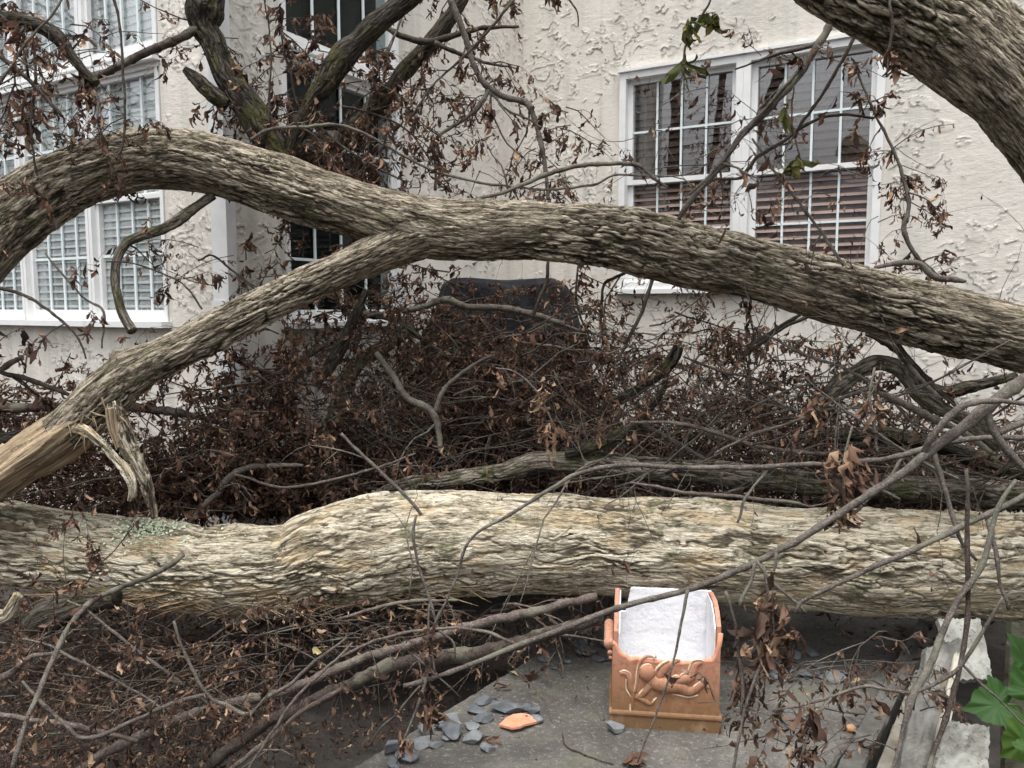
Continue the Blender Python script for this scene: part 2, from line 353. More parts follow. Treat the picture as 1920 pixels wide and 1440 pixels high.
mesh_obj('ground', np.stack([X, Y, Z], -1).reshape(-1, 3), grid_quads(len(gy), len(gx), False), mat=ground_mat())['kind'] = 'structure'

SLZ = .17
def slab_mat():
    m, n, b = mat('grey_concrete'); tc = nd(n, 'TexCoord'); v = tc.outputs['Object']
    a = noise_n(n, 3.5, 6, v, .65); c = ramp(n, a.outputs['Fac'], [(.33, (.062, .056, .05)), (.52, (.115, .105, .095)), (.68, (.20, .188, .168))]).outputs[0]
    sp = noise_n(n, 55, 5, v, .75); c = mixc(n, ramp(n, sp.outputs['Fac'], [(.54, (0,)), (.66, (.75,))]).outputs[0], c, (.3, .30, .25))
    sp2 = noise_n(n, 90, 3, v, .6); c = mixc(n, ramp(n, sp2.outputs['Fac'], [(.35, (.6,)), (.45, (0,))]).outputs[0], c, (.06, .056, .05))
    vo = nd(n, 'TexVoronoi', Scale=70.); n.links.new(v, vo.inputs['Vector']); c = mixc(n, ramp(n, vo.outputs['Distance'], [(.1, (.5,)), (.18, (0,))]).outputs[0], c, (.42, .42, .36))
    mo = noise_n(n, 6, 5, v, .7); c = mixc(n, ramp(n, mo.outputs['Fac'], [(.55, (0,)), (.68, (.5,))]).outputs[0], c, (.15, .16, .09))
    n.links.new(c, b.inputs['Base Color']); b.inputs['Roughness'].default_value = .8; bump(n, b, mathn(n, 'ADD', sp.outputs['Fac'], noise_n(n, 220, 4, v).outputs['Fac']), .7, .006); return m
SLABM = slab_mat()
def slab(name, cs, z, th, m, **k):
    """irregular slab from plan outline cs (x,y)"""
    cs = np.array(cs); o = []
    for i in range(len(cs)):                      # chipped edges
        a, b_ = cs[i], cs[(i+1) % len(cs)]; nseg = max(2, int(np.linalg.norm(b_-a)/.02)); t = np.linspace(0, 1, nseg, endpoint=False)[:, None]; o.append(a+(b_-a)*t)
    o = np.vstack(o); o = o+rng.normal(0, .0022, o.shape); n = len(o); c = o.mean(0); ins = o+(c-o)/np.linalg.norm(c-o, axis=1)[:, None]*.008
    V = np.vstack([np.c_[ins, np.full(n, z)], np.c_[o, np.full(n, z-.008)], np.c_[o, np.full(n, z-th)]]); Q = []
    for r_ in (0, 1):
        for j in range(n): Q.append((r_*n+j, (r_+1)*n+j, (r_+1)*n+(j+1) % n, r_*n+(j+1) % n))
    return mesh_obj(name, V, polys=Q+[tuple(range(n))], mat=m, smooth=False, origin=[*c, z-th], **k)
E1 = G(640, 1452, SLZ)[:2]; E2 = G(1105, 1165, SLZ)[:2]; dE = (E2-E1)/np.linalg.norm(E2-E1); E2 = E2+dE*.5; E1 = E1-dE*.8
E3 = G(1722, 1205, SLZ)[:2]; E4 = G(1555, 1445, SLZ)[:2]; dF = (E3-E4)/np.linalg.norm(E3-E4); E3 = E3+dF*.35; E4 = E4-dF*.7
tag(slab('paving', [E1, E4, E3, E2], SLZ, .2, SLABM), kind='structure')

# ------------------------------------------------------------------ house
NZ = np.array([0, 0, 1.])
C0 = np.array([.08, 6.0, 0]); A = np.array([.866, -.5, 0]); M = np.array([-.5, -.866, 0])
C1 = C0+M*2.70
nA = np.array([-.5, -.866, 0]); nM = np.array([.866, -.5, 0])
house = empty('house', (.08, 6.0, 0), label='pale stuccoed house behind the fallen tree, with white windows in three wall faces', cat='house')
def stucco_mat():
    m, n, b = mat('cream_stucco'); tc = nd(n, 'TexCoord'); v = tc.outputs['Object']
    a = noise_n(n, 1.1, 5, v, .6); c = ramp(n, a.outputs['Fac'], [(.3, (.60, .565, .505)), (.5, (.70, .665, .605)), (.7, (.76, .725, .66))]).outputs[0]
    st = noise_n(n, 1.0, 5, mapping(n, v, (9, 9, .5)), .6); c = mixc(n, ramp(n, st.outputs['Fac'], [(.48, (0,)), (.68, (.6,))]).outputs[0], c, (.45, .44, .395))
    f = noise_n(n, 28, 5, v, .6); c = mixc(n, mathn(n, 'MULTIPLY', f.outputs['Fac'], .14), c, (.4, .36, .33)); ad = nd(n, 'Attribute', attribute_name='lip_shade'); c = mixc(n, mathn(n, 'MULTIPLY', ad.outputs['Fac'], .9), c, (.16, .14, .12))
    n.links.new(c, b.inputs['Base Color']); b.inputs['Roughness'].default_value = .92; b.inputs['Specular IOR Level'].default_value = .1
    bump(n, b, mathn(n, 'ADD', f.outputs['Fac'], noise_n(n, 1.0, 6, mapping(n, v, (40, 40, 150))).outputs['Fac']), .35, .006); return m
STUCCO = stucco_mat()
def wall(O, e, n_, L, H, holes, seed, step=.006, z0=-.1, dens=0., amp=.008, fm=1.):
    """stucco wall grid with trowel marks; holes = (t0,t1,z0,z1)"""
    ts = np.linspace(0, L, int(L/step)); zs = np.linspace(z0, H, int((H-z0)/step))
    for h in holes:
        for v_, arr in ((h[0], ts), (h[1], ts)): arr[np.argmin(abs(arr-v_))] = v_
        for v_, arr in ((h[2], zs), (h[3], zs)): 
            if v_ < H: arr[np.argmin(abs(arr-v_))] = v_
    Tg, Zg = np.meshgrid(ts, zs); q = np.stack([Tg.ravel(), Zg.ravel(), np.full(Tg.size, seed)], 1)
    wv = np.stack([noise(q*6+9), noise(q*6+19), 0*q[:, 0]], 1)
    n1 = noise(q*np.array([11.*fm, 21*fm, 1.])+wv*1.8)+.25*noise(q*np.array([36, 46, 1.])+5)
    mask = sstep(.30-dens, .5-dens, noise(q*np.array([1.8, 2.2, 1.])+40)+.9*noise(q*np.array([9*fm, 8*fm, 1.])+70))
    lip = np.exp(-((n1-.02)/.06)**2)*mask; plate = sstep(.0, .04, n1)*mask
    fine = noise(q*np.array([24, 60, 1.]))*.10+noise(q*np.array([50, 110, 1.]))*.06+noise(q*3.)*.35
    D = amp*(lip*.75+plate*.35+fine); lip_shade = np.exp(-((n1+.04)/.05)**2)*mask  # painted shade: darkens the stucco colour beside each trowel lip
    inh = np.zeros(Tg.shape, bool)
    for h in holes: inh |= (Tg > h[0]-.03) & (Tg < h[1]+.03) & (Zg > h[2]-.03) & (Zg < h[3]+.03)
    D = np.where(inh.ravel(), 0, D); lip_shade = np.where(inh.ravel(), 0, lip_shade)
    V = O+e*q[:, :1]+NZ*q[:, 1:2]+n_*D[:, None]; Q = grid_quads(len(zs), len(ts), False)
    cc = (q[Q[:, 0], :2]+q[Q[:, 2], :2])/2; keep = np.ones(len(Q), bool)
    for h in holes: keep &= ~((cc[:, 0] > h[0]) & (cc[:, 0] < h[1]) & (cc[:, 1] > h[2]) & (cc[:, 1] < h[3]))
    return mesh_obj('wall', V, Q[keep], mat=STUCCO, parent=house, attrs={'lip_shade': lip_shade})
WHITE = plain('white_window_vinyl', [(.3, (.70, .71, .71)), (.7, (.80, .80, .79))], 12, .45, 0)
GREYV = plain('grey_window_vinyl', [(.3, (.55, .56, .58)), (.7, (.62, .63, .64))], 12, .5, 0)
MUNT = plain('pale_muntin', [(.3, (.66, .74, .75)), (.7, (.76, .82, .82))], 12, .4, 0)
DARKIN = plain('dark_interior', [(.3, (.02, .02, .022)), (.7, (.05, .048, .045))], 2, .9, 0)
BL_BROWN = plain('brown_slat', [(.3, (.19, .135, .115)), (.7, (.28, .205, .18))], 6, .5, 0)
BL_PALE = plain('pale_slat', [(.3, (.74, .78, .76)), (.7, (.82, .84, .83))], 6, .6, 0)
BL_DARK = plain('curtain_dark', [(.3, (.05, .045, .045)), (.7, (.16, .15, .15))], 5, .8, 0)
def pane_mat(name, refl, tint=(.85, .9, .9)):
    m = bpy.data.materials.new(name); m.use_nodes = True; n = m.node_tree; n.nodes.clear(); o = nd(n, 'OutputMaterial')
    t = nd(n, 'BsdfTransparent'); t.inputs[0].default_value = (*tint, 1); g = nd(n, 'BsdfGlossy', Roughness=.008); g.inputs[0].default_value = (1, 1, 1, 1)
    fr = nd(n, 'Fresnel', IOR=1.5); f = mathn(n, 'MULTIPLY', fr.outputs[0], refl, True); ge = nd(n, 'NewGeometry'); f = mathn(n, 'MULTIPLY', f, mathn(n, 'SUBTRACT', 1.0, ge.outputs['Backfacing']))
    tc = nd(n, 'TexCoord'); bp = nd(n, 'Bump', Strength=.08, Distance=.01); n.links.new(noise_n(n, 2.2, 1, tc.outputs['Object']).outputs['Fac'], bp.inputs['Height']); n.links.new(bp.outputs[0], g.inputs['Normal'])
    mx = nd(n, 'MixShader'); n.links.new(f, mx.inputs[0]); n.links.new(t.outputs[0], mx.inputs[1]); n.links.new(g.outputs[0], mx.inputs[2]); n.links.new(mx.outputs[0], o.inputs[0]); return m
PANE_R = pane_mat('window_glass', 9.0, (.9, .9, .9)); PANE_L = pane_mat('bright_window_glass', 6.5, (.97, .98, .98)); PANE_M = pane_mat('dark_window_glass', .6)
def window(O, e, n_, t0, t1, z0, z1, glass, blind=None, slat=.035, cols=4, rows=2, rail=.5, label=None, tr=.045, lowsill=True, sash=.035, single=False, blind_to=1.0, pr=.028, d0=.045, d1=.02, bd=0., ov=.9, sdp=.03):
    """double-hung window: casing > sashes, muntins, pane, blind"""
    c = Acc(); B = lambda acc, ta, tb, na, nb, za, zb: acc.box(O, e, n_, NZ, (ta, na, za), (tb, nb, zb))
    B(c, t0, t0+tr, -.12, pr, z0, z1); B(c, t1-tr, t1, -.12, pr, z0, z1)
    B(c, t0+tr, t1-tr, -.12, pr, z1-tr, z1); B(c, t0+tr, t1-tr, -.12, pr, z0, z0+tr)
    B(c, t0-.012, t1+.012, .0, .045, z1, z1+.018)
    if lowsill: B(c, t0-.015, t1+.015, .0, .055, z0-.03, z0)
    lab = O+e*(t0+t1)/2+NZ*z0
    wn = c.build('window', WHITE, house, origin=lab)
    if label: wn['label'] = label
    s = Acc(); m_ = Acc(); a0, a1, b0, b1 = t0+tr, t1-tr, z0+tr, z1-tr; zr = b0+(b1-b0)*rail
    parts = [(b0, b1, -d1)] if single else [(b0, zr+.015, -d0), (zr-.015, b1, -d1)]
    pn = Acc()
    for (za, zb, dn) in parts:
        B(s, a0, a0+sash, dn-.03, dn, za, zb); B(s, a1-sash, a1, dn-.03, dn, za, zb)
        B(s, a0+sash, a1-sash, dn-.03, dn, za, za+sash*(1.3 if za == b0 else .9)); B(s, a0+sash, a1-sash, dn-.03, dn, zb-sash*.9, zb)
        g0, g1, h0, h1 = a0+sash, a1-sash, za+sash*(1.3 if za == b0 else .9), zb-sash*.9
        for i in range(1, cols):
            x = g0+(g1-g0)*i/cols; B(m_, x-.007, x+.007, dn-.022, dn-.014, h0, h1)
        for i in range(1, rows):
            z = h0+(h1-h0)*i/rows; B(m_, g0, g1, dn-.0215, dn-.0145, z-.007, z+.007)
        B(pn, g0, g1, dn-.028, dn-.024, h0, h1)
    s.build('sash', WHITE, wn); m_.build('muntins', MUNT, wn); pn.build('pane', glass, wn)
    r = Acc(); B(r, a0, a1, -.72, -.7, b0-.1, b1+.1); B(r, a0-.02, a0, -.7, -.121, b0-.1, b1+.1); B(r, a1, a1+.02, -.7, -.121, b0-.1, b1+.1); B(r, a0, a1, -.7, -.121, b1, b1+.02); B(r, a0, a1, -.7, -.121, b0-.02, b0)
    r.build('dark_room', DARKIN, wn)
    if blind is not None:
        bl = Acc(); z = b1-.01; zb = b0+(b1-b0)*(1-blind_to)
        while z > zb:
            V = [O+e*tt+n_*(nn+bd)+NZ*zz for tt, nn, zz in ((a0+.01, -.09-sdp, z), (a1-.01, -.09-sdp, z), (a1-.01, -.09, z-slat*ov), (a0+.01, -.09, z-slat*ov), (a0+.01, -.092-sdp, z-.003), (a1-.01, -.092-sdp, z-.003), (a1-.01, -.092, z-slat*.86-.003), (a0+.01, -.092, z-slat*.86-.003))]
            bl.add(V, Q=[(0, 3, 2, 1), (4, 5, 6, 7), (3, 7, 6, 2), (0, 1, 5, 4)]); z -= slat
        bl.build('blind', blind, wn)
    return wn
def tz(x, y, O, e, n_):
    p = onplane(x, y, O, n_); return float(np.dot(p-O, e)), float(p[2])
# right wall ---------------------------------------------------------
tL, zs = tz(1160, 543, C0, A, nA); tR, _ = tz(1655, 300, C0, A, nA); _, zh = tz(1160, 140, C0, A, nA); tm, _ = tz(1393, 250, C0, A, nA)
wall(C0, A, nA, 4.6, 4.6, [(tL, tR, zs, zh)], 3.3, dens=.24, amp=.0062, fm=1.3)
window(C0, A, nA, tL, tm, zs, zh, PANE_R, BL_BROWN, slat=.05, bd=.03, ov=.96, sdp=.022, label='left half of the double white window with brown slatted blind', rail=.5)
window(C0, A, nA, tm+.001, tR, zs, zh, PANE_R, BL_BROWN, slat=.05, bd=.03, ov=.96, sdp=.022, label='right half of the double white window with brown slatted blind', rail=.5)
# middle wall, ts measured from its left corner C1 towards C0 --------
e2 = -M
tL, z_s = tz(537, 605, C1, e2, nM); tR, _ = tz(747, 300, C1, e2, nM); _, z_h = tz(537, 96, C1, e2, nM); _, z_u = tz(537, 93, C1, e2, nM)
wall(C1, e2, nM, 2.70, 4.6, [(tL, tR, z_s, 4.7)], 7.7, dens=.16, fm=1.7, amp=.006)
window(C1, e2, nM, tL, tR, z_s, z_h-.02, PANE_M, None, tr=.03, sash=.025, pr=.012, d0=.025, d1=.01, label='dark narrow window half hidden by the fallen branches', rail=.45)
window(C1, e2, nM, tL, tR, z_h+.032, z_h+1.3, PANE_M, None, label='upper dark window cut by the top of the picture', lowsill=False, single=True, tr=.035, sash=.025, pr=.012, d1=.01)
# left wall, measured from C1 going left ----------------------------
e3 = -A
def tl(x, y): return tz(x, y, C1, e3, nA)
t_a, zsl = tl(318, 603); _, zhl = tl(318, 100); t_b, _ = tl(186, 300); t_c, _ = tl(52, 300); _, zhu = tl(312, 95)
t_b = t_a+.60; t_c = t_b+.62; t_d = t_c+.62; t_e = t_d+.62
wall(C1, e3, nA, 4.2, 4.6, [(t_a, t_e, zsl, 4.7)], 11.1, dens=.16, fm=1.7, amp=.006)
# windows want e pointing right as seen: use origin at far end
names = ['left bay window nearest the downspout, white slatted blind in its lower sash', 'second window left of the downspout, white slatted blind', 'third window left of the downspout, cut by the picture edge', None]
for i, (a, b_) in enumerate(((t_a, t_b), (t_b, t_c), (t_c, t_d), (t_d, t_e))):
    window(C1+e3*b_, -e3, nA, .002, b_-a-.002, zsl, zhl-.02, PANE_L, BL_PALE, slat=.04, ov=1.05, sdp=.010, label=names[i], rail=.5, blind_to=1.0, tr=.024, sash=.024, pr=.008, d0=.02, d1=.008, bd=.045)
    window(C1+e3*b_, -e3, nA, .002, b_-a-.002, zhl+.03, zhl+1.4, PANE_L, BL_PALE, ov=1.05, sdp=.006, slat=.04, label=None if i > 1 else ['upper bay window nearest the downspout', 'second upper bay window'][i], lowsill=False, single=True, tr=.028, sash=.022, pr=.008, d1=.008, bd=.045)
# downspout
ds = Acc(); dx = e3*.05+nA*.045+C1
pts = np.array([[*(C1+e3*.055+nA*.05+NZ*z)] for z in (4.6, 1.15, .95, .1)]); pts[3] += nA*.0
ds.box(C1-e3*.045, e3, nA, NZ, (0, .008, .12), (.1, .062, 4.6))
for zb in (1.5, 2.9, 4.2): ds.box(C1-e3*.045, e3, nA, NZ, (-.01, .004, zb), (.11, .066, zb+.03))
ds.build('downspout', WHITE, house)
rb = Acc(); rb.box(C0, A, nA, NZ, (0, -3.4, 4.6), (4.6, 0, 4.8)); rb.box(C1, e3, nA, NZ, (0, -3, 4.6), (4.2, 0, 4.8))
# back volume so that the house is not a thin screen from the side
rb.box(C0, A, nA, NZ, (4.58, -3.4, -.1), (4.6, -.01, 4.6)); rb.build('rear_volume', STUCCO, house)

# ------------------------------------------------------------------ covered grill
CLOTH = plain('black_cover_cloth', [(.3, (.010, .010, .012)), (.6, (.022, .023, .025)), (.8, (.05, .048, .045))], 9, .85, .6, .02, spec=.15)
def covered():
    d = 4.7; cx = P(945, 640, d); yaw = .12; W2, D2 = .50, .28
    ztop = P(900, 527, d)[2]; prof = [(0.0, 1.0, 1.0), (.55, 1.0, 1.0), (.70, .98, .98), (.78, .94, .95), (.96, .72, .8), (.99, .67, .72), (1.0, .6, .6)]
    n = 96; Vs = []
    for (f, sx, sy) in prof_interp(prof, 60):
        for j in range(n):
            a = j/n*2*math.pi; ca, sa = math.cos(a), math.sin(a); k = (abs(ca)**8+abs(sa)**8)**(-1/8)
            x, y = W2*sx*ca*k, D2*sy*sa*k; fold = (1-f)**.6*.022*math.sin(a*11+math.sin(a*3)*2)+.009*math.sin(a*23+f*9)+.008*math.sin(f*31+a*5)+(.012 if .80 < f < .825 else 0)
            x *= 1+fold/W2; y *= 1+fold/D2; Vs.append((cx[0]+x*math.cos(yaw)-y*math.sin(yaw), cx[1]+x*math.sin(yaw)+y*math.cos(yaw), f*ztop+.012*math.sin(x*14+y*9)*(f > .9)))
    V = np.array(Vs); nr = 60; Q = grid_quads(nr, n); c = np.array([cx[0], cx[1], ztop+.004]); V = np.vstack([V, c]); b_ = (nr-1)*n
    T = [((nr-1)*n+j, (nr-1)*n+(j+1) % n, nr*n) for j in range(n)]
    tag(mesh_obj('covered_grill', V, Q, T, CLOTH, origin=[cx[0], cx[1], 0], smooth=False), 'garden grill under a black fabric cover, half buried in brown branches by the wall', 'grill')
def prof_interp(p, n):
    p = np.array(p); t = np.linspace(0, 1, n); return [(a, np.interp(a, p[:, 0], p[:, 1]), np.interp(a, p[:, 0], p[:, 2])) for a in t]
covered()

# ------------------------------------------------------------------ big logs
def ridge_cut(seed):
    def f(R0, t, D, L, q):
        rag = noise(q*np.array([60, 60, 2.5])+seed)*.5+noise(q*np.array([160, 160, 4.])+seed)*.3
        return R0*(1+rag*.06)
    return f
log_pts = px([(-600, 1000, 2.97, 170), (-160, 1000, 2.97, 160), (-40, 1008, 2.95, 152), (100, 1028, 2.95, 145), (200, 1040, 2.95, 142), (350, 1064, 2.95, 156), (450, 1069, 2.95, 166), (545, 1064, 2.95, 160), (600, 1046, 2.95, 180), (700, 1030, 2.95, 200), (800, 1018, 2.95, 192), (1000, 1018, 2.95, 180), (1200, 1024, 2.95, 178), (1400, 1038, 2.95, 186), (1600, 1052, 2.95, 196), (1800, 1060, 2.95, 198), (1960, 1066, 2.95, 200), (2100, 1075, 2.97, 200), (2600, 1090, 2.97, 205)])
log = big_tube('fallen_log', log_pts, BARK_LOG, step=.0035, amp=.017, f=38, seed=2.0, lump=.045, stretch=14., knots=[(0.381, (0, -.5, 1), .05, .012), (0.561, (0, -1, .2), .035, -.02), (0.604, (0, -.8, .5), .03, .02), (0.505, (0, -1, .5), .05, .012), (0.374, (0, -.7, .8), .03, .02)])
tag(log, 'thick pale tan barked log lying right across the foreground behind the broken planter', 'log')
arch_pts = px([(-330, 900, 2.7, 134), (-250, 740, 2.72, 130), (-150, 590, 2.75, 128), (-60, 490, 2.8, 128), (10, 418, 2.85, 128), (100, 352, 2.9, 118), (200, 314, 2.95, 112), (300, 298, 3.0, 110), (400, 310, 3.0, 112), (500, 340, 3.0, 112), (600, 370, 3.0, 112), (700, 400, 3.0, 108), (800, 425, 3.0, 112), (900, 434, 3.0, 108), (1000, 434, 3.0, 104), (1150, 445, 3.0, 116), (1300, 480, 2.98, 120), (1400, 503, 2.96, 112), (1500, 530, 2.94, 114), (1600, 556, 2.92, 118), (1700, 584, 2.9, 120), (1800, 608, 2.88, 122), (1920, 634, 2.86, 122), (2060, 665, 2.85, 124), (2300, 740, 2.84, 128), (2600, 850, 2.84, 132)])
limb = empty('fallen_tree_limb', P(830, 425, 3.0), label='big grey brown limb arching across the picture, its fork broken at lower left', cat='tree limb')
arch = big_tube('trunk', arch_pts, BARK_ARCH, step=.004, amp=.017, f=56, seed=5.0, lump=.05, parent=limb, knots=[(0.563, (0, -.6, -.8), .05, .02), (0.614, (0, -.5, 1), .04, .018), (0.417, (0, -.7, .3), .06, .012), (0.687, (0, -1, .1), .03, .02), (0.249, (0, -.2, 1), .03, .012)])
fork_pts = px([(860, 432, 3.0, 66), (800, 442, 2.98, 80), (740, 462, 2.97, 74), (670, 492, 2.95, 70), (600, 524, 2.93, 68), (500, 570, 2.9, 68), (400, 620, 2.87, 72), (300, 672, 2.84, 74), (235, 712, 2.82, 86), (190, 750, 2.8, 92), (150, 785, 2.79, 84), (110, 815, 2.78, 76)])
fork = big_tube('branch', fork_pts, BARK_ARCH, step=.0038, amp=.014, f=60, seed=9.0, lump=.07, parent=limb, knots=[(.78, (0, -.2, 1), .035, .028), (.62, (0, -.3, -1), .04, .03), (.8, (-.5, -.4, 1), .02, .02)])
# split wood
def wood_mat():
    m, n, b = mat('split_wood'); at = nd(n, 'Attribute', attribute_name='rest'); v = at.outputs['Vector']
    a = noise_n(n, 1.0, 6, mapping(n, v, (90, 90, 4)), .65, .4); c = ramp(n, a.outputs['Fac'], [(.32, (.07, .045, .028)), (.46, (.23, .165, .10)), (.6, (.42, .325, .21)), (.78, (.60, .51, .38))]).outputs[0]
    p = noise_n(n, 6, 4, v); c = mixc(n, ramp(n, p.outputs['Fac'], [(.5, (0,)), (.68, (.7,))]).outputs[0], c, (.2, .13, .08))
    n.links.new(c, b.inputs['Base Color']); b.inputs['Roughness'].default_value = .75; bump(n, b, a.outputs['Fac'], .8, .012); return m
WOOD = wood_mat()
def splinters(seed):
    def f(R0, t, D, L, q):
        st = np.floor((noise(q*np.array([26, 26, 1.2])+seed)+1)*5)/5; return R0*(.50+.95*st*.6)+noise(q*np.array([120, 120, 4.])+seed)*.006
    return f
big_tube('split_wood', px([(175, 762, 2.80, 60), (140, 800, 2.79, 72), (100, 828, 2.78, 78), (50, 860, 2.77, 76), (-10, 900, 2.76, 74), (-90, 950, 2.75, 70), (-170, 1000, 2.75, 60)]), WOOD, step=.0035, amp=.004, f=60, seed=12., lump=.03, parent=limb, cutfn=splinters(3.), stretch=20)
big_tube('bark_strip', px([(125, 798, 2.74, 22), (160, 806, 2.72, 24), (205, 845, 2.72, 22), (240, 888, 2.72, 24), (250, 915, 2.72, 18), (242, 940, 2.72, 4)]), BARK_LOG, step=.0035, amp=.014, f=60, seed=15., lump=.22, parent=limb, cutfn=splinters(6.))
big_tube('bark_strip', px([(212, 755, 2.75, 20), (222, 790, 2.74, 25), (240, 840, 2.74, 26), (262, 880, 2.74, 22), (282, 930, 2.74, 13), (290, 972, 2.75, 4)]), BARK_ARCH, step=.0035, amp=.014, f=60, seed=16., lump=.22, parent=limb, cutfn=splinters(8.))
big_tube('broken_stub', px([(205, 765, 2.70, 16), (210, 800, 2.71, 17), (222, 840, 2.72, 10)]), WOOD, step=.0035, amp=.004, f=60, seed=18., lump=.1, parent=limb, cutfn=splinters(9.))
tr = big_tube('curved_tree_limb', px([(1100, -330, 2.5, 150), (1380, -150, 2.4, 160), (1470, -110, 2.38, 165), (1556, -71, 2.36, 168), (1644, -22, 2.34, 170), (1730, 25, 2.32, 172), (1811, 76, 2.3, 174), (1885, 142, 2.28, 172), (1985, 250, 2.26, 176), (2080, 370, 2.24, 180), (2200, 560, 2.24, 185), (2330, 800, 2.26, 190), (2480, 1060, 2.3, 195)]), BARK_ARCH, step=.0038, amp=.016, f=58, seed=21., lump=.06, knots=[(.55, (-.6, -.5, -.7), .04, .02), (.68, (-.6, -.5, -.7), .05, .015)])
tag(tr, 'thick rough barked trunk curving down through the top right corner', 'tree trunk')
P_ = big_tube('fallen_log', px([(700, 930, 3.2, 20), (780, 908, 3.2, 26), (860, 896, 3.2, 30), (940, 886, 3.2, 30), (985, 872, 3.2, 38), (1020, 866, 3.2, 42), (1100, 868, 3.2, 44), (1200, 880, 3.2, 42), (1300, 886, 3.2, 42), (1500, 903, 3.2, 46), (1700, 918, 3.2, 48), (1920, 928, 3.2, 52), (2050, 935, 3.2, 52)]), BARK_MIDG, step=.004, amp=.013, f=50, seed=25., lump=.12)
tag(P_, 'slender grey log with a crooked hump, lying just behind the thick tan log', 'log')

# ------------------------------------------------------------------ traced branches
def branch(label, pts, depth=None, m=TWIG, tw=0, lv=0., parent=None, L=.3, lsize=.045, grav=-.5, jit=.004, name='fallen_branch', cat='branch', leafm=None, barked=False, sides=7, lev=1, wig=.22, nubs=True, spread=.9, side_m=None):
    p = px(pts, depth, 1.0 if barked else .84); pth = spline(p, 8); pth, t = resample(pth, .012)
    q = np.c_[t*7, np.full(len(t), R.random()*50), np.zeros(len(t))]
    off = np.stack([noise(q), noise(q+5.5), noise(q+11.1)], 1)*jit*1.6; q2 = q*3.5; off += np.stack([noise(q2), noise(q2+5.5), noise(q2+11.1)], 1)*jit*.7
    pth[:, :3] += off; nk = np.arange(0, t[-1]+.2, .075)+rng.uniform(-.03, .03, len(np.arange(0, t[-1]+.2, .075))); nk.sort(); kv = rng.normal(0, jit*.9, (len(nk), 3))*np.clip(pth[:, 3].mean()/.008, .5, 1.)
    for c_ in range(3): off[:, c_] += np.interp(t, nk, kv[:, c_])
    nodeb = np.exp(-(np.min(np.abs(t[:, None]-nk[None]), 1)/.007)**2); rad = pth[:, 3]*(.93+.14*noise(q*2.2+3)+.08*noise(q*9)+.22*nodeb)
    if barked:
        pth[:, 3] = rad
        o = big_tube(name, pth[::6], m, step=.0045, amp=min(.008, np.mean(rad)*.35), f=70, seed=R.random()*40, lump=.1, parent=parent)
    else:
        V, Q, T = tube(pth[:, :3], rad, sides); o = mesh_obj(name, V, Q, T, m, parent, origin=pth[0, :3])
    if parent is None: tag(o, label, cat)
    elif label: o['label'] = label
    if tw > 0:
        ta, la = Acc(), Acc(); ln = t[-1]; nt_ = max(1, int(tw*ln))
        T3 = np.gradient(pth[:, :3], axis=0)
        for _ in range(nt_):
            i = int(R.uniform(.05, 1)*(len(pth)-1)); tt = T3[i]/np.linalg.norm(T3[i])
            grow(ta, la, pth[i, :3], tt*.8+rng.normal(0, spread, 3)*np.array([1, .6, 1]), L*R.uniform(.4, 1.2), min(.0045, rad[i]*.6), lev, grav, wig, lv, lsize)
        a_ = ta.build('twigs', side_m or m if not barked else TWIG_D, o, smooth=True)
        if a_: a_['kind'] = 'stuff'
        if la.n: la.build('dead_leaves', leafm or LEAF, o, smooth=True)['kind'] = 'stuff'
    return o
exec_branches = []
# -- top left
tt = branch('dark forked trunk rising at upper left between the bay and middle windows', [(470, -560, 3.3, 50), (430, -300, 3.3, 54), (400, -60, 3.3, 58), (392, 0, 3.3, 56), (380, 45, 3.3, 58), (405, 90, 3.3, 48), (424, 140, 3.3, 50), (452, 185, 3.3, 56), (480, 225, 3.3, 60), (520, 285, 3.33, 58), (560, 350, 3.38, 54)], m=BARK_DARK, barked=True, tw=7, lv=1.2, L=.32, name='forked_tree_trunk', cat='tree trunk')
branch('broken spur of the trunk', [(348, 128, 3.26, 16), (368, 146, 3.26, 26), (400, 178, 3.27, 30), (450, 215, 3.3, 34)], m=BARK_DARK, barked=True, parent=tt, name='broken_spur')
branch('side branch running left along the window sill', [(385, 45, 3.28, 26), (345, 68, 3.26, 20), (290, 92, 3.22, 20), (235, 118, 3.2, 18), (190, 140, 3.2, 15), (150, 158, 3.2, 10)], m=TWIG_D, parent=tt, name='side_branch', tw=3, lv=.8)
branch('curved dark branch entering at the top left corner and ending in a hooked tip', [(-40, 22, 2.8, 34), (20, 38, 2.8, 32), (70, 48, 2.8, 30), (105, 68, 2.8, 28), (130, 98, 2.8, 22), (158, 135, 2.8, 22), (178, 155, 2.8, 24), (172, 176, 2.8, 5)], m=BARK_DARK, barked=True, tw=12, lv=1.6, L=.22)
branch('thin bare twig hanging straight down in front of the upper left windows', [(208, -20, 2.5, 7), (225, 60, 2.5, 6), (231, 140, 2.5, 6), (234, 200, 2.5, 6), (228, 270, 2.5, 5), (222, 290, 2.5, 4)], m=TWIG_D, tw=1)
branch('dark twig slanting down through the top left corner', [(-20, 85, 2.6, 12), (30, 130, 2.6, 11), (75, 170, 2.6, 10), (116, 218, 2.6, 8)], m=TWIG_D, tw=9, lv=1.5, L=.25)
branch('thin twig with hanging dark leaves rising from left edge to the top', [(-20, 180, 2.5, 7), (30, 110, 2.5, 6), (70, 60, 2.5, 6), (110, 5, 2.5, 5), (120, -20, 2.5, 5)], m=TWIG, tw=14, lv=1.8, L=.25)
branch('leafy dark twig hanging along the left edge over the bay windows', [(60, 60, 2.7, 7), (68, 140, 2.7, 6), (58, 220, 2.7, 6), (64, 300, 2.7, 5), (70, 330, 2.7, 4)], m=TWIG_D, tw=12, lv=1.6, L=.16)
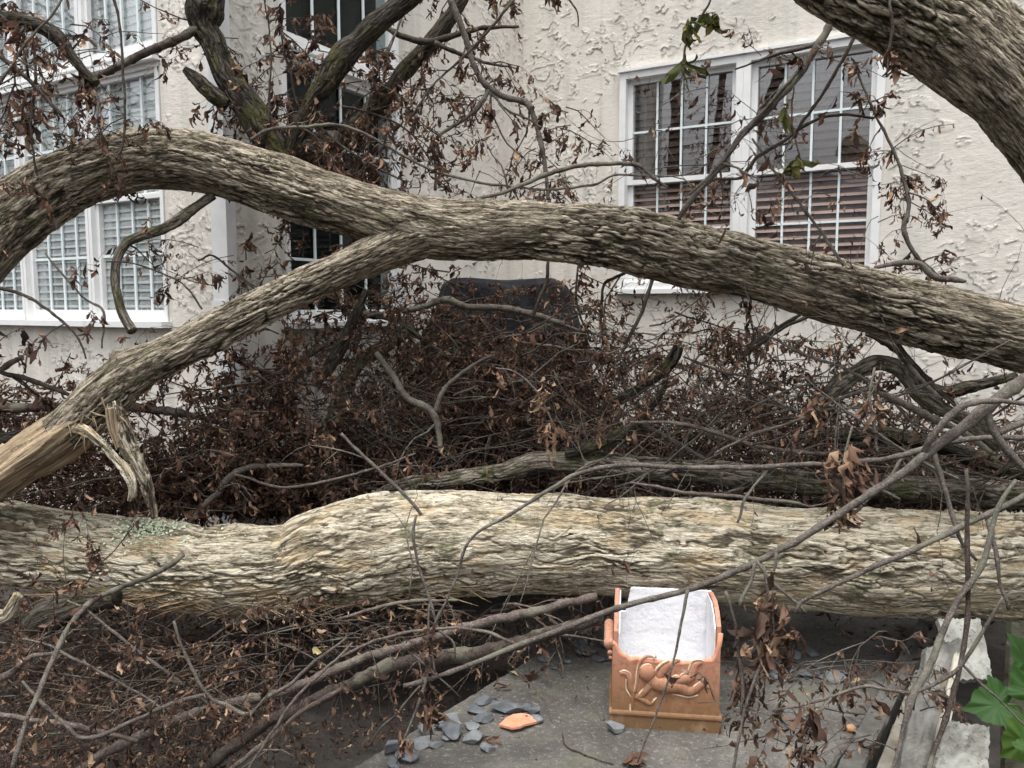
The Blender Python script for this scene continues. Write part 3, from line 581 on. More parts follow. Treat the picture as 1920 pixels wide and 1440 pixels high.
# -- top middle
br = branch('thick mossy branch slanting from top edge to the crotch of the dark forked trunk', [(1020, -420, 3.2, 40), (900, -200, 3.22, 44), (800, -40, 3.25, 46), (760, 0, 3.25, 44), (700, 52, 3.25, 44), (640, 108, 3.25, 42), (605, 160, 3.25, 38), (575, 210, 3.28, 36), (550, 265, 3.32, 36), (535, 330, 3.36, 34)], m=BARK_DARK, barked=True, tw=5, lv=1.1, L=.3)
hb = branch('mossy brown branch crossing behind it from top centre toward the middle window', [(980, -380, 3.75, 22), (920, -180, 3.72, 25), (872, -20, 3.7, 28), (845, 30, 3.7, 28), (812, 75, 3.7, 34), (775, 115, 3.7, 32), (730, 170, 3.7, 34), (690, 215, 3.7, 34), (650, 250, 3.65, 38), (600, 300, 3.55, 36), (565, 350, 3.5, 34)], m=BARK_DARK, barked=True, tw=8, lv=1.8, L=.35)
branch(None, [(722, 50, 3.62, 12), (760, 70, 3.62, 15), (810, 78, 3.63, 16), (860, 62, 3.64, 14), (920, 52, 3.65, 10), (974, 51, 3.65, 6)], m=TWIG_D, parent=hb, name='side_branch', tw=5, lv=1.2, L=.18)
branch(None, [(815, 80, 3.6, 12), (850, 97, 3.6, 10), (900, 115, 3.6, 8), (956, 125, 3.6, 4)], m=TWIG_D, parent=hb, name='side_branch', tw=6, lv=1.4, L=.14)
ib = branch('pale grey forked branch hanging in front of the blank wall at top centre', [(838, -30, 3.5, 15), (860, 40, 3.5, 15), (880, 95, 3.5, 14), (896, 140, 3.5, 14), (918, 166, 3.5, 15), (950, 184, 3.5, 14), (985, 192, 3.5, 15), (1000, 218, 3.5, 12), (1014, 268, 3.5, 12), (1024, 320, 3.5, 10), (1028, 375, 3.5, 8)], m=TWIG, tw=7, lv=1.3, L=.22)
branch(None, [(917, 167, 3.5, 12), (897, 203, 3.5, 11), (862, 230, 3.5, 9), (815, 263, 3.5, 8), (818, 310, 3.5, 7), (817, 355, 3.5, 7)], m=TWIG, parent=ib, name='side_branch', tw=7, lv=1.5, L=.2)
branch(None, [(920, 172, 3.5, 6), (950, 205, 3.5, 5), (990, 225, 3.5, 5), (1015, 240, 3.5, 4)], m=TWIG, parent=ib, name='side_branch')
branch(None, [(918, 172, 3.5, 5), (925, 215, 3.5, 4), (950, 265, 3.5, 4), (985, 300, 3.5, 3)], m=TWIG, parent=ib, name='side_branch', tw=8, lv=1.4, L=.12)
branch('straight brown twig slanting from top centre down left across the wall', [(970, -10, 3.3, 7), (920, 55, 3.3, 7), (870, 105, 3.3, 6), (820, 150, 3.3, 5), (790, 190, 3.3, 5), (765, 225, 3.3, 4)], m=TWIG_D, tw=7, lv=1.6, L=.16)
branch('grey crooked branch resting on top of the arching limb and reaching the double window', [(890, 374, 3.06, 7), (940, 362, 3.06, 9), (985, 345, 3.08, 10), (1020, 328, 3.1, 11), (1070, 314, 3.1, 11), (1120, 308, 3.1, 12), (1165, 306, 3.1, 10), (1200, 312, 3.1, 9), (1228, 338, 3.1, 8), (1250, 352, 3.1, 5)], m=TWIG, tw=4, lv=.3, L=.18)
branch('long thin pale twig sagging from the trunk crotch to the double window', [(470, 262, 3.0, 9), (510, 243, 3.0, 8), (560, 237, 3.0, 8), (640, 237, 3.02, 8), (700, 258, 3.05, 7), (760, 295, 3.08, 7), (830, 325, 3.1, 7), (930, 346, 3.1, 6), (1030, 355, 3.1, 6), (1110, 346, 3.1, 6), (1160, 328, 3.1, 5), (1270, 330, 3.1, 4), (1330, 305, 3.1, 3)], m=TWIG, tw=5, lv=1.1, L=.18)
branch('short broken horizontal stub with pale bark in front of the middle window', [(540, 285, 3.36, 40), (575, 272, 3.35, 42), (615, 264, 3.34, 40), (648, 258, 3.33, 34)], m=BARK_MIDG, barked=True, tw=3, lv=1)
# leafy masses of twigs by the middle window
for lab, pts, d in (('leafy brown twig hanging over the left half of the middle window', [(520, 20), (540, 120), (560, 200), (600, 250), (640, 290)], 3.35), ('leafy brown twig drooping over the right half of the middle window', [(760, 20), (720, 110), (690, 190), (680, 260), (700, 330)], 3.6),
                    ('leafy twig trailing from the middle window toward the blank wall', [(640, 200), (700, 215), (760, 240), (800, 290), (840, 345)], 3.4), ('leafy twig standing upright against the downspout', [(500, 250), (505, 180), (508, 100), (500, 20), (490, -20)], 3.25),
                    ('low leafy twig between the arching limb and the middle window', [(600, 240), (660, 285), (720, 320), (760, 340)], 3.3)):
    branch(lab, [(x, y, d, 6-i*.7) for i, (x, y) in enumerate(pts)], m=TWIG_D, tw=16, lv=2.0, L=.2)
# -- right, in front of the double window
lb = branch('long grey branch slanting down left across the double window', [(1575, -30, 2.7, 18), (1555, 45, 2.7, 18), (1520, 105, 2.7, 19), (1480, 160, 2.7, 18), (1440, 205, 2.7, 19), (1400, 245, 2.72, 15), (1360, 295, 2.74, 14), (1320, 345, 2.76, 13), (1290, 385, 2.78, 12), (1275, 410, 2.8, 10)], m=TWIG, tw=6, lv=.6, L=.26)
branch(None, [(1535, 78, 2.7, 12), (1495, 92, 2.7, 10), (1455, 102, 2.7, 9), (1420, 115, 2.7, 6), (1380, 130, 2.7, 4)], m=TWIG, parent=lb, name='side_branch', tw=3, lv=.5, L=.12)
branch(None, [(1500, 130, 2.7, 9), (1455, 180, 2.69, 8), (1425, 215, 2.68, 7), (1385, 265, 2.68, 6), (1330, 330, 2.68, 7), (1290, 365, 2.68, 5)], m=TWIG, parent=lb, name='side_branch', tw=4, lv=.5, L=.16)
branch('dark thin branch sweeping down from the top edge and hooking left below the window rail', [(1660, -10, 2.6, 10), (1610, 55, 2.6, 9), (1575, 120, 2.6, 8), (1540, 180, 2.6, 8), (1500, 235, 2.6, 7), (1490, 260, 2.6, 6)], m=TWIG_D, tw=3, lv=.5, L=.18)
branch('curved twig arcing from the right window frame down to the window rail', [(1640, 220, 2.65, 6), (1560, 218, 2.65, 7), (1510, 235, 2.65, 8), (1470, 260, 2.65, 8), (1425, 290, 2.65, 9), (1400, 318, 2.65, 9), (1385, 333, 2.65, 7), (1340, 336, 2.65, 5)], m=TWIG_D, tw=3, lv=.4, L=.15)
branch('pale twig slanting down right across the right window half', [(1410, 260, 2.68, 5), (1450, 320, 2.68, 6), (1490, 370, 2.68, 6), (1530, 420, 2.68, 7), (1565, 475, 2.68, 8), (1580, 500, 2.68, 7)], m=TWIG, tw=2, lv=.3, L=.14)
branch('twig with faded green and brown leaves hanging left of the double window', [(1340, -15, 2.5, 5), (1310, 40, 2.5, 6), (1285, 90, 2.5, 6), (1280, 130, 2.5, 6), (1275, 170, 2.5, 4)], m=TWIG, tw=10, lv=.9, L=.09, leafm=LEAF_G, lsize=.075)
branch('twig with brown and yellow leaves dangling in front of the right window', [(1490, 150, 2.6, 4), (1485, 210, 2.6, 4), (1490, 260, 2.6, 4), (1500, 300, 2.6, 3)], m=TWIG, tw=10, lv=1.2, L=.08, leafm=LEAF_G, lsize=.06)
branch('dried leafy stem trailing down right of the double window', [(1600, 120, 3.2, 5), (1640, 215, 3.2, 6), (1665, 260, 3.2, 7), (1690, 320, 3.2, 8), (1703, 380, 3.2, 10), (1695, 430, 3.2, 12), (1720, 480, 3.2, 10), (1760, 522, 3.2, 9)], m=TWIG, tw=14, lv=2.0, L=.12)
branch('grey forked branch lying on the limb right of the double window', [(1640, 502, 2.95, 9), (1690, 495, 2.95, 12), (1725, 495, 2.95, 14), (1755, 520, 2.95, 16), (1800, 527, 2.95, 12), (1810, 528, 2.95, 7)], m=TWIG, tw=3, lv=.3, L=.12)
branch('leafy twig hanging from the top right trunk in front of the window corner', [(1670, -10, 2.2, 7), (1672, 50, 2.2, 8), (1668, 90, 2.2, 6), (1662, 140, 2.2, 4)], m=TWIG_D, tw=12, lv=1.6, L=.06, lsize=.045)
branch('twig hanging from the top edge left of the double window', [(1060, -10, 3.8, 5), (1080, 20, 3.8, 4), (1085, 50, 3.8, 3)], m=TWIG_D, tw=16, lv=2, L=.1)
# -- under the arch, left
branch('grey curved branch bowing down from the arching limb over the bay window', [(400, 365, 3.02, 20), (370, 385, 3.0, 21), (335, 412, 2.98, 21), (300, 432, 2.96, 21), (262, 442, 2.95, 19), (232, 462, 2.94, 18), (217, 495, 2.93, 18), (216, 535, 2.92, 17), (228, 585, 2.9, 17), (243, 615, 2.88, 17), (268, 640, 2.86, 15)], m=BARK_MIDG, barked=True, tw=2, lv=.5, L=.18)
branch('thin dark twig arching across the lower bay window to the wall', [(-20, 535, 2.7, 9), (40, 553, 2.7, 8), (90, 580, 2.7, 7), (130, 612, 2.7, 6), (152, 645, 2.7, 5), (160, 675, 2.7, 4)], m=TWIG_D, tw=5, lv=1.0, L=.14)
branch('thin twig zigzagging down past the bay window sill', [(85, 475, 2.75, 4), (120, 520, 2.75, 5), (160, 560, 2.75, 5), (193, 578, 2.75, 6), (195, 610, 2.75, 5), (190, 655, 2.75, 4)], m=TWIG, tw=6, lv=1.0, L=.14)
branch('long thin twig crossing the downspout below the arching limb', [(200, 490, 2.9, 3), (270, 500, 2.9, 4), (340, 530, 2.9, 4), (380, 580, 2.9, 5)], m=TWIG_D, tw=6, lv=1.2, L=.16)
branch('twig fanning out under the limb beside the downspout', [(370, 490, 3.1, 4), (400, 480, 3.1, 5), (450, 520, 3.1, 5), (480, 545, 3.1, 6)], m=TWIG_D, tw=7, lv=1.4, L=.2)
branch('horizontal dark branch running in from the left edge behind the broken fork', [(-40, 762, 3.3, 22), (60, 765, 3.3, 22), (150, 764, 3.3, 21), (240, 764, 3.3, 21), (320, 772, 3.3, 19), (380, 785, 3.3, 14), (430, 800, 3.3, 8)], m=TWIG_D, tw=7, lv=1.8, L=.3)
branch('dark bough lying along the upper side of the broken fork', [(-40, 832, 2.95, 24), (20, 822, 2.95, 26), (70, 805, 2.95, 28), (120, 778, 2.93, 30), (165, 745, 2.92, 28), (200, 715, 2.9, 22)], m=BARK_DARK, barked=True, tw=3, lv=.8)
branch('broken branch end poking up at the left edge', [(-30, 705, 3.0, 12), (0, 692, 3.0, 14), (25, 678, 3.0, 14), (42, 667, 3.0, 10)], m=TWIG_P, tw=6, lv=1.5, L=.2)
branch('brown leafy branch sloping down right from the left edge', [(-20, 690, 3.0, 10), (50, 710, 3.0, 12), (100, 728, 3.0, 11), (140, 745, 3.0, 8)], m=TWIG_D, tw=10, lv=2.2, L=.28)
# -- centre heap
for lab, pts, d, mm, kw in (
    ('grey forked branch with its fork opening upward in the middle of the heap', [(705, 660, 14), (735, 700, 15), (765, 745, 17), (810, 772, 18), (822, 815, 15), (825, 850, 11)], 3.12, TWIG, dict(tw=3, lv=1)),
    ('thin arm rising right from the grey fork', [(815, 772, 11), (828, 738, 11), (855, 705, 9), (890, 683, 8), (930, 664, 6)], 3.12, TWIG, dict(tw=2, lv=.5)),
    ('thick grey branch leaning at the left side of the heap', [(628, 800, 34), (640, 740, 34), (665, 690, 30), (705, 660, 28), (760, 628, 22), (800, 610, 14)], 3.9, BARK_MIDG, dict(barked=True, tw=2, lv=1)),
    ('short dark mossy branch standing left of the heap', [(590, 720, 20), (635, 660, 26), (660, 610, 22), (680, 560, 16), (690, 540, 8)], 3.3, BARK_DARK, dict(barked=True, tw=3, lv=1)),
    ('pale broken branch lying across the black grill cover', [(690, 592, 8), (740, 585, 12), (785, 578, 14), (835, 562, 18), (870, 575, 16), (930, 577, 17), (1000, 590, 16), (1060, 608, 13)], 3.5, TWIG, dict(tw=5, lv=1.6)),
    ('dark bough curving down left below the black grill cover', [(650, 588, 14), (700, 592, 20), (750, 600, 18), (785, 630, 12), (830, 665, 9), (870, 680, 7)], 3.6, TWIG_D, dict(tw=4, lv=1.5)),
    ('forked twig rising from the heap toward the arching limb', [(1000, 590, 9), (1010, 560, 9), (1025, 525, 8), (1028, 480, 7)], 3.3, TWIG_D, dict()),
    ('bent branch running down right from the grill cover edge', [(1000, 588, 9), (1040, 603, 9), (1080, 618, 8), (1140, 630, 7), (1200, 660, 6)], 3.7, TWIG, dict(tw=4, lv=1.5)),
    ('arched brown branch along the right shoulder of the heap', [(960, 640, 6), (1050, 652, 8), (1110, 662, 9), (1150, 690, 9), (1175, 730, 9), (1190, 760, 8)], 3.5, TWIG_P, dict(tw=5, lv=1.5)),
    ('straight dark twig falling left from under the double window', [(1228, 512, 9), (1205, 580, 9), (1180, 630, 8), (1150, 690, 6)], 3.2, TWIG_D, dict()),
    ('thin hooked twig in front of the wall corner', [(1180, 508, 7), (1150, 522, 8), (1130, 535, 7), (1128, 590, 6), (1130, 620, 4)], 3.15, TWIG_D, dict(tw=2, lv=.8)),
    ('dark leafless twig hanging vertically below the limb at wall corner', [(1085, 490, 5), (1080, 560, 5), (1100, 620, 5), (1105, 640, 4)], 3.25, TWIG_D, dict(tw=3, lv=1)),
    ('sawn grey stub poking up right of the heap', [(1272, 650, 20), (1255, 680, 24), (1230, 705, 22), (1190, 735, 20), (1140, 760, 16)], 3.2, BARK_DARK, dict(barked=True, tw=2, lv=1)),
    ('mossy grey branch sloping up right out of the heap', [(1060, 850, 20), (1120, 835, 24), (1170, 810, 24), (1200, 790, 22), (1235, 745, 16), (1260, 700, 8)], 3.15, BARK_DARK, dict(barked=True, tw=3, lv=1)),
    ('pale branch sloping down right from the mossy branch', [(1200, 792, 12), (1240, 815, 12), (1290, 842, 11), (1340, 870, 8)], 3.2, TWIG, dict(tw=2)),
    ('grey branch bent like a knee at the left foot of the heap', [(350, 985, 11), (400, 930, 14), (430, 895, 17), (465, 877, 14), (520, 872, 11), (570, 873, 7)], 3.05, TWIG, dict(tw=2, lv=.6)),
    ('long diagonal twig from the heap down to the tan log', [(640, 815, 7), (700, 870, 8), (745, 915, 8), (790, 965, 8)], 2.7, TWIG, dict(tw=1)),
    ('thin pale twig lying flat at the right of the knee bend', [(440, 890, 5), (520, 912, 6), (600, 905, 6), (700, 880, 5), (780, 850, 4)], 3.0, TWIG, dict(tw=2, lv=.5)),
    ('short pale peeled stick in the middle of the heap', [(850, 742, 5), (875, 733, 6), (898, 724, 5)], 3.2, TWIG_P, dict()),
    ('leaning dark stem between the left heap and the wall', [(480, 720, 12), (540, 690, 13), (600, 655, 12), (660, 620, 10)], 3.5, TWIG_D, dict(tw=5, lv=1.8)),
    ('brown branch crossing the wall base right of the downspout', [(400, 640, 8), (450, 680, 8), (520, 700, 9), (600, 690, 8)], 3.3, TWIG_D, dict(tw=7, lv=2)),
    # right side
    ('grey branch bent in a hump at the right of the heap', [(1520, 762, 24), (1570, 728, 28), (1620, 690, 30), (1655, 678, 30), (1690, 698, 30), (1725, 740, 28), (1775, 772, 30), (1830, 800, 34), (1880, 840, 34)], 3.0, BARK_MIDG, dict(barked=True, tw=1)),
    ('grey stem rising behind the humped branch', [(1625, 625, 16), (1660, 640, 20), (1695, 665, 20), (1720, 705, 22), (1760, 750, 20)], 3.3, TWIG, dict(tw=2, lv=.5)),
    ('straight dark pole slanting down right below the limb', [(1665, 625, 10), (1710, 680, 11), (1760, 730, 12), (1790, 760, 10)], 2.95, TWIG_D, dict()),
    ('pale straight branch sloping down right under the hump', [(1630, 722, 14), (1690, 755, 18), (1750, 785, 18), (1810, 815, 16), (1860, 850, 12)], 2.8, TWIG, dict(tw=1)),
    ('long thin twig running left from the hump over the heap', [(1640, 725, 9), (1570, 750, 9), (1500, 785, 8), (1420, 812, 7), (1340, 850, 5)], 2.9, TWIG, dict(tw=3, lv=.6)),
    ('dark old bough against the wall at right', [(1720, 715, 12), (1770, 735, 22), (1810, 728, 24), (1870, 715, 18), (1920, 700, 12)], 3.4, BARK_DARK, dict(barked=True, tw=2, lv=1)),
    ('long brown twig sloping down right through the right heap', [(1280, 668, 5), (1340, 690, 7), (1410, 710, 7), (1480, 735, 7)], 3.2, TWIG_P, dict(tw=5, lv=1.8)),
    ('brown twig sloping down from the wall over the right heap', [(1420, 620, 5), (1500, 660, 7), (1580, 690, 7), (1650, 730, 6), (1720, 800, 6), (1800, 815, 6)], 2.9, TWIG_P, dict(tw=2, lv=.5)),
    ('pair of straight sticks leaning against the limb underside', [(1395, 660, 8), (1440, 625, 9), (1500, 590, 9)], 3.1, TWIG, dict(tw=3, lv=1)),
    ('thicker straight stick leaning under the limb', [(1380, 680, 8), (1430, 640, 11), (1475, 610, 11), (1515, 592, 9)], 3.15, TWIG, dict(tw=3, lv=1)),
    ('flat pale branch lying in the right heap', [(1180, 790, 6), (1300, 800, 9), (1400, 830, 10), (1520, 850, 9), (1600, 845, 7)], 3.0, TWIG_P, dict(tw=4, lv=1.2)),
    ('rotting peeled log in the shadows of right heap', [(1540, 820, 20), (1640, 815, 34), (1740, 830, 36), (1850, 870, 38), (1960, 900, 38)], 3.3, BARK_DARK, dict(barked=True)),
    ('long stick lying along the top of the tan log at right', [(1180, 905, 6), (1300, 925, 8), (1420, 935, 9), (1500, 942, 8)], 2.75, TWIG_P, dict(tw=2, lv=.5)),
    ):
    branch(lab, [(x, y, d, w_) for (x, y, w_) in pts], m=mm, **kw)
# -- near, right
sb = branch('long bare branch from the right edge down left across the planter', [(2300, 380, 1.8, 44), (2120, 545, 1.77, 39), (1980, 665, 1.75, 34), (1920, 712, 1.75, 31), (1850, 765, 1.75, 28), (1790, 812, 1.75, 24), (1735, 855, 1.75, 21), (1690, 890, 1.75, 19), (1620, 935, 1.75, 18), (1525, 995, 1.76, 16), (1420, 1052, 1.77, 15), (1290, 1105, 1.8, 14), (1180, 1132, 1.82, 14), (1060, 1176, 1.85, 13), (970, 1212, 1.88, 12), (840, 1262, 1.9, 11), (757, 1288, 1.92, 11)], m=TWIG, jit=.002, sides=10)
for pts in ([(1290, 1106, 1.79, 8), (1272, 1200, 1.79, 6), (1258, 1260, 1.79, 5), (1235, 1325, 1.79, 4.5), (1208, 1395, 1.79, 4), (1195, 1430, 1.8, 3)],
            [(1415, 1054, 1.76, 10), (1408, 1090, 1.76, 8), (1392, 1120, 1.76, 9), (1386, 1138, 1.76, 7)], [(1420, 1052, 1.76, 9), (1445, 1090, 1.75, 8), (1480, 1120, 1.74, 8), (1512, 1150, 1.73, 7)],
            [(1455, 1036, 1.76, 8), (1452, 1065, 1.76, 7), (1445, 1080, 1.76, 5)], [(1735, 850, 1.75, 18), (1748, 820, 1.73, 17), (1790, 772, 1.72, 16), (1825, 755, 1.72, 15), (1870, 752, 1.72, 13), (1935, 758, 1.72, 11)],
            [(1850, 768, 1.75, 19), (1862, 805, 1.74, 18), (1890, 845, 1.73, 18), (1930, 890, 1.72, 14)], [(1870, 812, 1.74, 17), (1900, 798, 1.72, 16), (1945, 778, 1.7, 18)],
            [(1750, 850, 1.75, 14), (1770, 910, 1.74, 12), (1785, 960, 1.73, 11), (1800, 1010, 1.72, 9), (1830, 1050, 1.72, 7)]):
    branch(None, pts, m=TWIG, parent=sb, name='side_branch', jit=.002)
ub = branch('bare branch crossing low over the tan log with thin drooping end at left', [(2400, 800, 1.9, 16), (2150, 815, 1.9, 14), (1950, 818, 1.9, 13), (1850, 822, 1.9, 13), (1760, 834, 1.9, 14), (1680, 855, 1.9, 13), (1600, 868, 1.9, 12), (1500, 872, 1.9, 12), (1400, 876, 1.9, 12), (1290, 876, 1.9, 11), (1200, 872, 1.9, 11), (1140, 875, 1.9, 11), (1080, 890, 1.9, 10), (1020, 925, 1.9, 9), (960, 963, 1.9, 8), (900, 995, 1.9, 7), (872, 1030, 1.9, 7), (858, 1080, 1.9, 6), (835, 1130, 1.9, 6), (812, 1180, 1.9, 7), (806, 1250, 1.9, 6), (780, 1330, 1.9, 7), (757, 1392, 1.9, 6)], m=TWIG, jit=.0025)
for pts in ([(1690, 855, 1.9, 9), (1660, 900, 1.9, 8), (1600, 960, 1.9, 7), (1540, 985, 1.9, 6)], [(1440, 876, 1.9, 8), (1400, 930, 1.9, 7), (1380, 980, 1.9, 6)], [(1540, 870, 1.9, 8), (1600, 895, 1.9, 8), (1690, 935, 1.9, 7)]):
    branch(None, pts, m=TWIG, parent=ub, name='side_branch')
vb = branch('slender branch parallel to the long one, crossing the tan log at right', [(2400, 640, 1.75, 22), (2150, 800, 1.72, 18), (1970, 900, 1.7, 15), (1890, 948, 1.7, 14), (1830, 975, 1.7, 14), (1740, 1018, 1.7, 13), (1640, 1062, 1.7, 12), (1560, 1098, 1.7, 11), (1505, 1127, 1.7, 9), (1490, 1150, 1.7, 6)], m=TWIG, jit=.002)
branch(None, [(1850, 970, 1.7, 12), (1862, 1030, 1.69, 10), (1872, 1090, 1.68, 9), (1893, 1143, 1.67, 9)], m=TWIG, parent=vb, name='side_branch')
xb = branch('dark upright branch crossing the right end of the tan log down to the white boards', [(1812, 880, 1.65, 9), (1815, 960, 1.64, 11), (1815, 1060, 1.62, 12), (1815, 1150, 1.6, 12), (1800, 1250, 1.58, 12), (1778, 1340, 1.55, 12), (1755, 1400, 1.53, 12), (1738, 1460, 1.5, 12)], m=TWIG_D, jit=.0015)
yb = branch('forked branch leaning from the right down in front of the grey beams', [(1905, 900, 1.6, 9), (1870, 960, 1.6, 11), (1840, 1060, 1.6, 14), (1800, 1120, 1.6, 14), (1770, 1180, 1.58, 15), (1740, 1250, 1.56, 16), (1712, 1300, 1.55, 18), (1700, 1340, 1.54, 14), (1685, 1400, 1.53, 10), (1670, 1450, 1.52, 8)], m=TWIG, jit=.002)
for pts in ([(1710, 1300, 1.55, 9), (1660, 1294, 1.55, 8), (1615, 1288, 1.56, 7), (1540, 1312, 1.57, 6), (1450, 1332, 1.58, 4)], [(1715, 1297, 1.55, 10), (1760, 1278, 1.54, 10), (1795, 1255, 1.53, 10), (1825, 1215, 1.52, 9), (1850, 1175, 1.51, 8), (1880, 1120, 1.5, 7)], [(1800, 1240, 1.53, 7), (1850, 1290, 1.53, 6), (1890, 1330, 1.53, 5), (1930, 1370, 1.53, 5)]):
    branch(None, pts, m=TWIG, parent=yb, name='side_branch', jit=.002)
def clump(o, x, y, d, n, spread, size, rs=None, m=LEAF_B, zsp=1.6):
    n = int(n*1.5) if rs is None else n; a = Acc(); c = P(x, y, d); pos = c+rng.normal(0, 1, (n, 3))*np.array([spread, spread*.6, spread*zsp]); leaves(a, pos, rng.normal(0, .4, (n, 3))+np.array([0, 0, -1.]), size*rng.uniform(.6, 1.2, n), .42, 1.25, rs)
    a.build('dead_leaves', m, o, smooth=True)['kind'] = 'stuff'
zb = branch('thin twig with a bunch of crumpled brown leaves right of the planter', [(1432, 1060, 1.7, 7), (1440, 1120, 1.7, 6), (1450, 1180, 1.7, 6), (1435, 1230, 1.7, 8), (1410, 1290, 1.7, 8), (1390, 1350, 1.7, 7), (1375, 1450, 1.7, 7)], m=TWIG, jit=.003)
clump(zb, 1440, 1165, 1.7, 30, .022, .06, zsp=2.0); clump(zb, 1475, 1185, 1.7, 14, .015, .05); clump(zb, 1440, 1235, 1.7, 12, .012, .04)
zc = branch('thin twig beside the planter hung with dark crumpled leaves', [(1360, 1110, 1.75, 8), (1375, 1160, 1.75, 7), (1385, 1220, 1.75, 7), (1395, 1290, 1.75, 8), (1390, 1340, 1.75, 5)], m=TWIG_P, jit=.003)
clump(zc, 1402, 1270, 1.85, 44, .018, .04, zsp=3.2); clump(zc, 1405, 1330, 1.85, 28, .02, .035, zsp=1.8)
zd = branch('short stem with a hanging curled brown leaf at the lower right', [(1560, 1310, 1.55, 5), (1530, 1350, 1.55, 5), (1510, 1400, 1.55, 7), (1495, 1450, 1.55, 6)], m=TWIG_P)
clump(zd, 1515, 1350, 1.55, 9, .010, .05, zsp=1.8); clump(zd, 1505, 1410, 1.55, 12, .012, .045); clump(zd, 1435, 1420, 1.55, 5, .01, .04)
ze = branch('twig with light brown dead leaves hanging over the tan log at right', [(1600, 800, 1.85, 5), (1585, 860, 1.85, 6), (1580, 930, 1.85, 7), (1575, 1000, 1.85, 4)], m=TWIG_P)
clump(ze, 1590, 890, 1.85, 34, .028, .06, zsp=1.4); clump(ze, 1575, 950, 1.85, 14, .012, .05, zsp=2)
zf = branch('pale twig hanging with light tan leaves at right of the heap', [(1640, 690, 2.2, 5), (1630, 750, 2.2, 7), (1640, 800, 2.2, 8), (1645, 850, 2.2, 6)], m=TWIG_P)
clump(zf, 1525, 760, 2.3, 22, .016, .05, zsp=2.4); clump(zf, 1640, 770, 2.2, 14, .015, .05, zsp=2.0)
zg = branch('drooping twig with light tan leaves in the middle of the heap', [(930, 690, 2.9, 4), (970, 700, 2.9, 5), (1010, 740, 2.9, 5), (1040, 800, 2.9, 4)], m=TWIG_P)
clump(zg, 1020, 740, 2.9, 16, .02, .055, rs=np.full(16, .95)); clump(zg, 1040, 800, 2.9, 22, .03, .055, rs=np.linspace(.7, .97, 22), zsp=1.2); clump(zg, 935, 715, 2.9, 9, .012, .05, rs=np.full(9, .9), zsp=2.)
# -- near, left
branch('smooth grey shoot springing from the tan log and curving down left', [(342, 1040, 2.78, 13), (325, 1055, 2.72, 13), (285, 1078, 2.5, 12), (230, 1100, 2.2, 12), (180, 1122, 2.15, 13), (150, 1150, 2.1, 13), (122, 1190, 2.05, 13), (98, 1240, 2.0, 12), (75, 1295, 1.95, 12), (48, 1355, 1.9, 11), (22, 1440, 1.85, 11)], m=TWIG, jit=.0015, sides=9)
branch('thin wavy pale twig hanging in front of the tan log', [(780, 965, 2.0, 6), (774, 1000, 2.0, 7), (782, 1050, 2.0, 7), (798, 1100, 2.0, 7), (810, 1140, 2.0, 7), (822, 1180, 2.0, 6), (850, 1205, 2.0, 5), (853, 1235, 2.0, 3)], m=TWIG, jit=.0015)
hangl = branch('string of curled brown leaves on a twig above the slab edge', [(806, 1130, 1.88, 4), (804, 1190, 1.88, 6), (812, 1230, 1.88, 6), (815, 1262, 1.88, 5)], m=TWIG_P)
clump(hangl, 806, 1195, 1.88, 14, .008, .04, zsp=3); clump(hangl, 803, 1330, 1.88, 16, .010, .045, zsp=2.2); clump(hangl, 760, 1395, 1.88, 14, .010, .035, zsp=1.4)
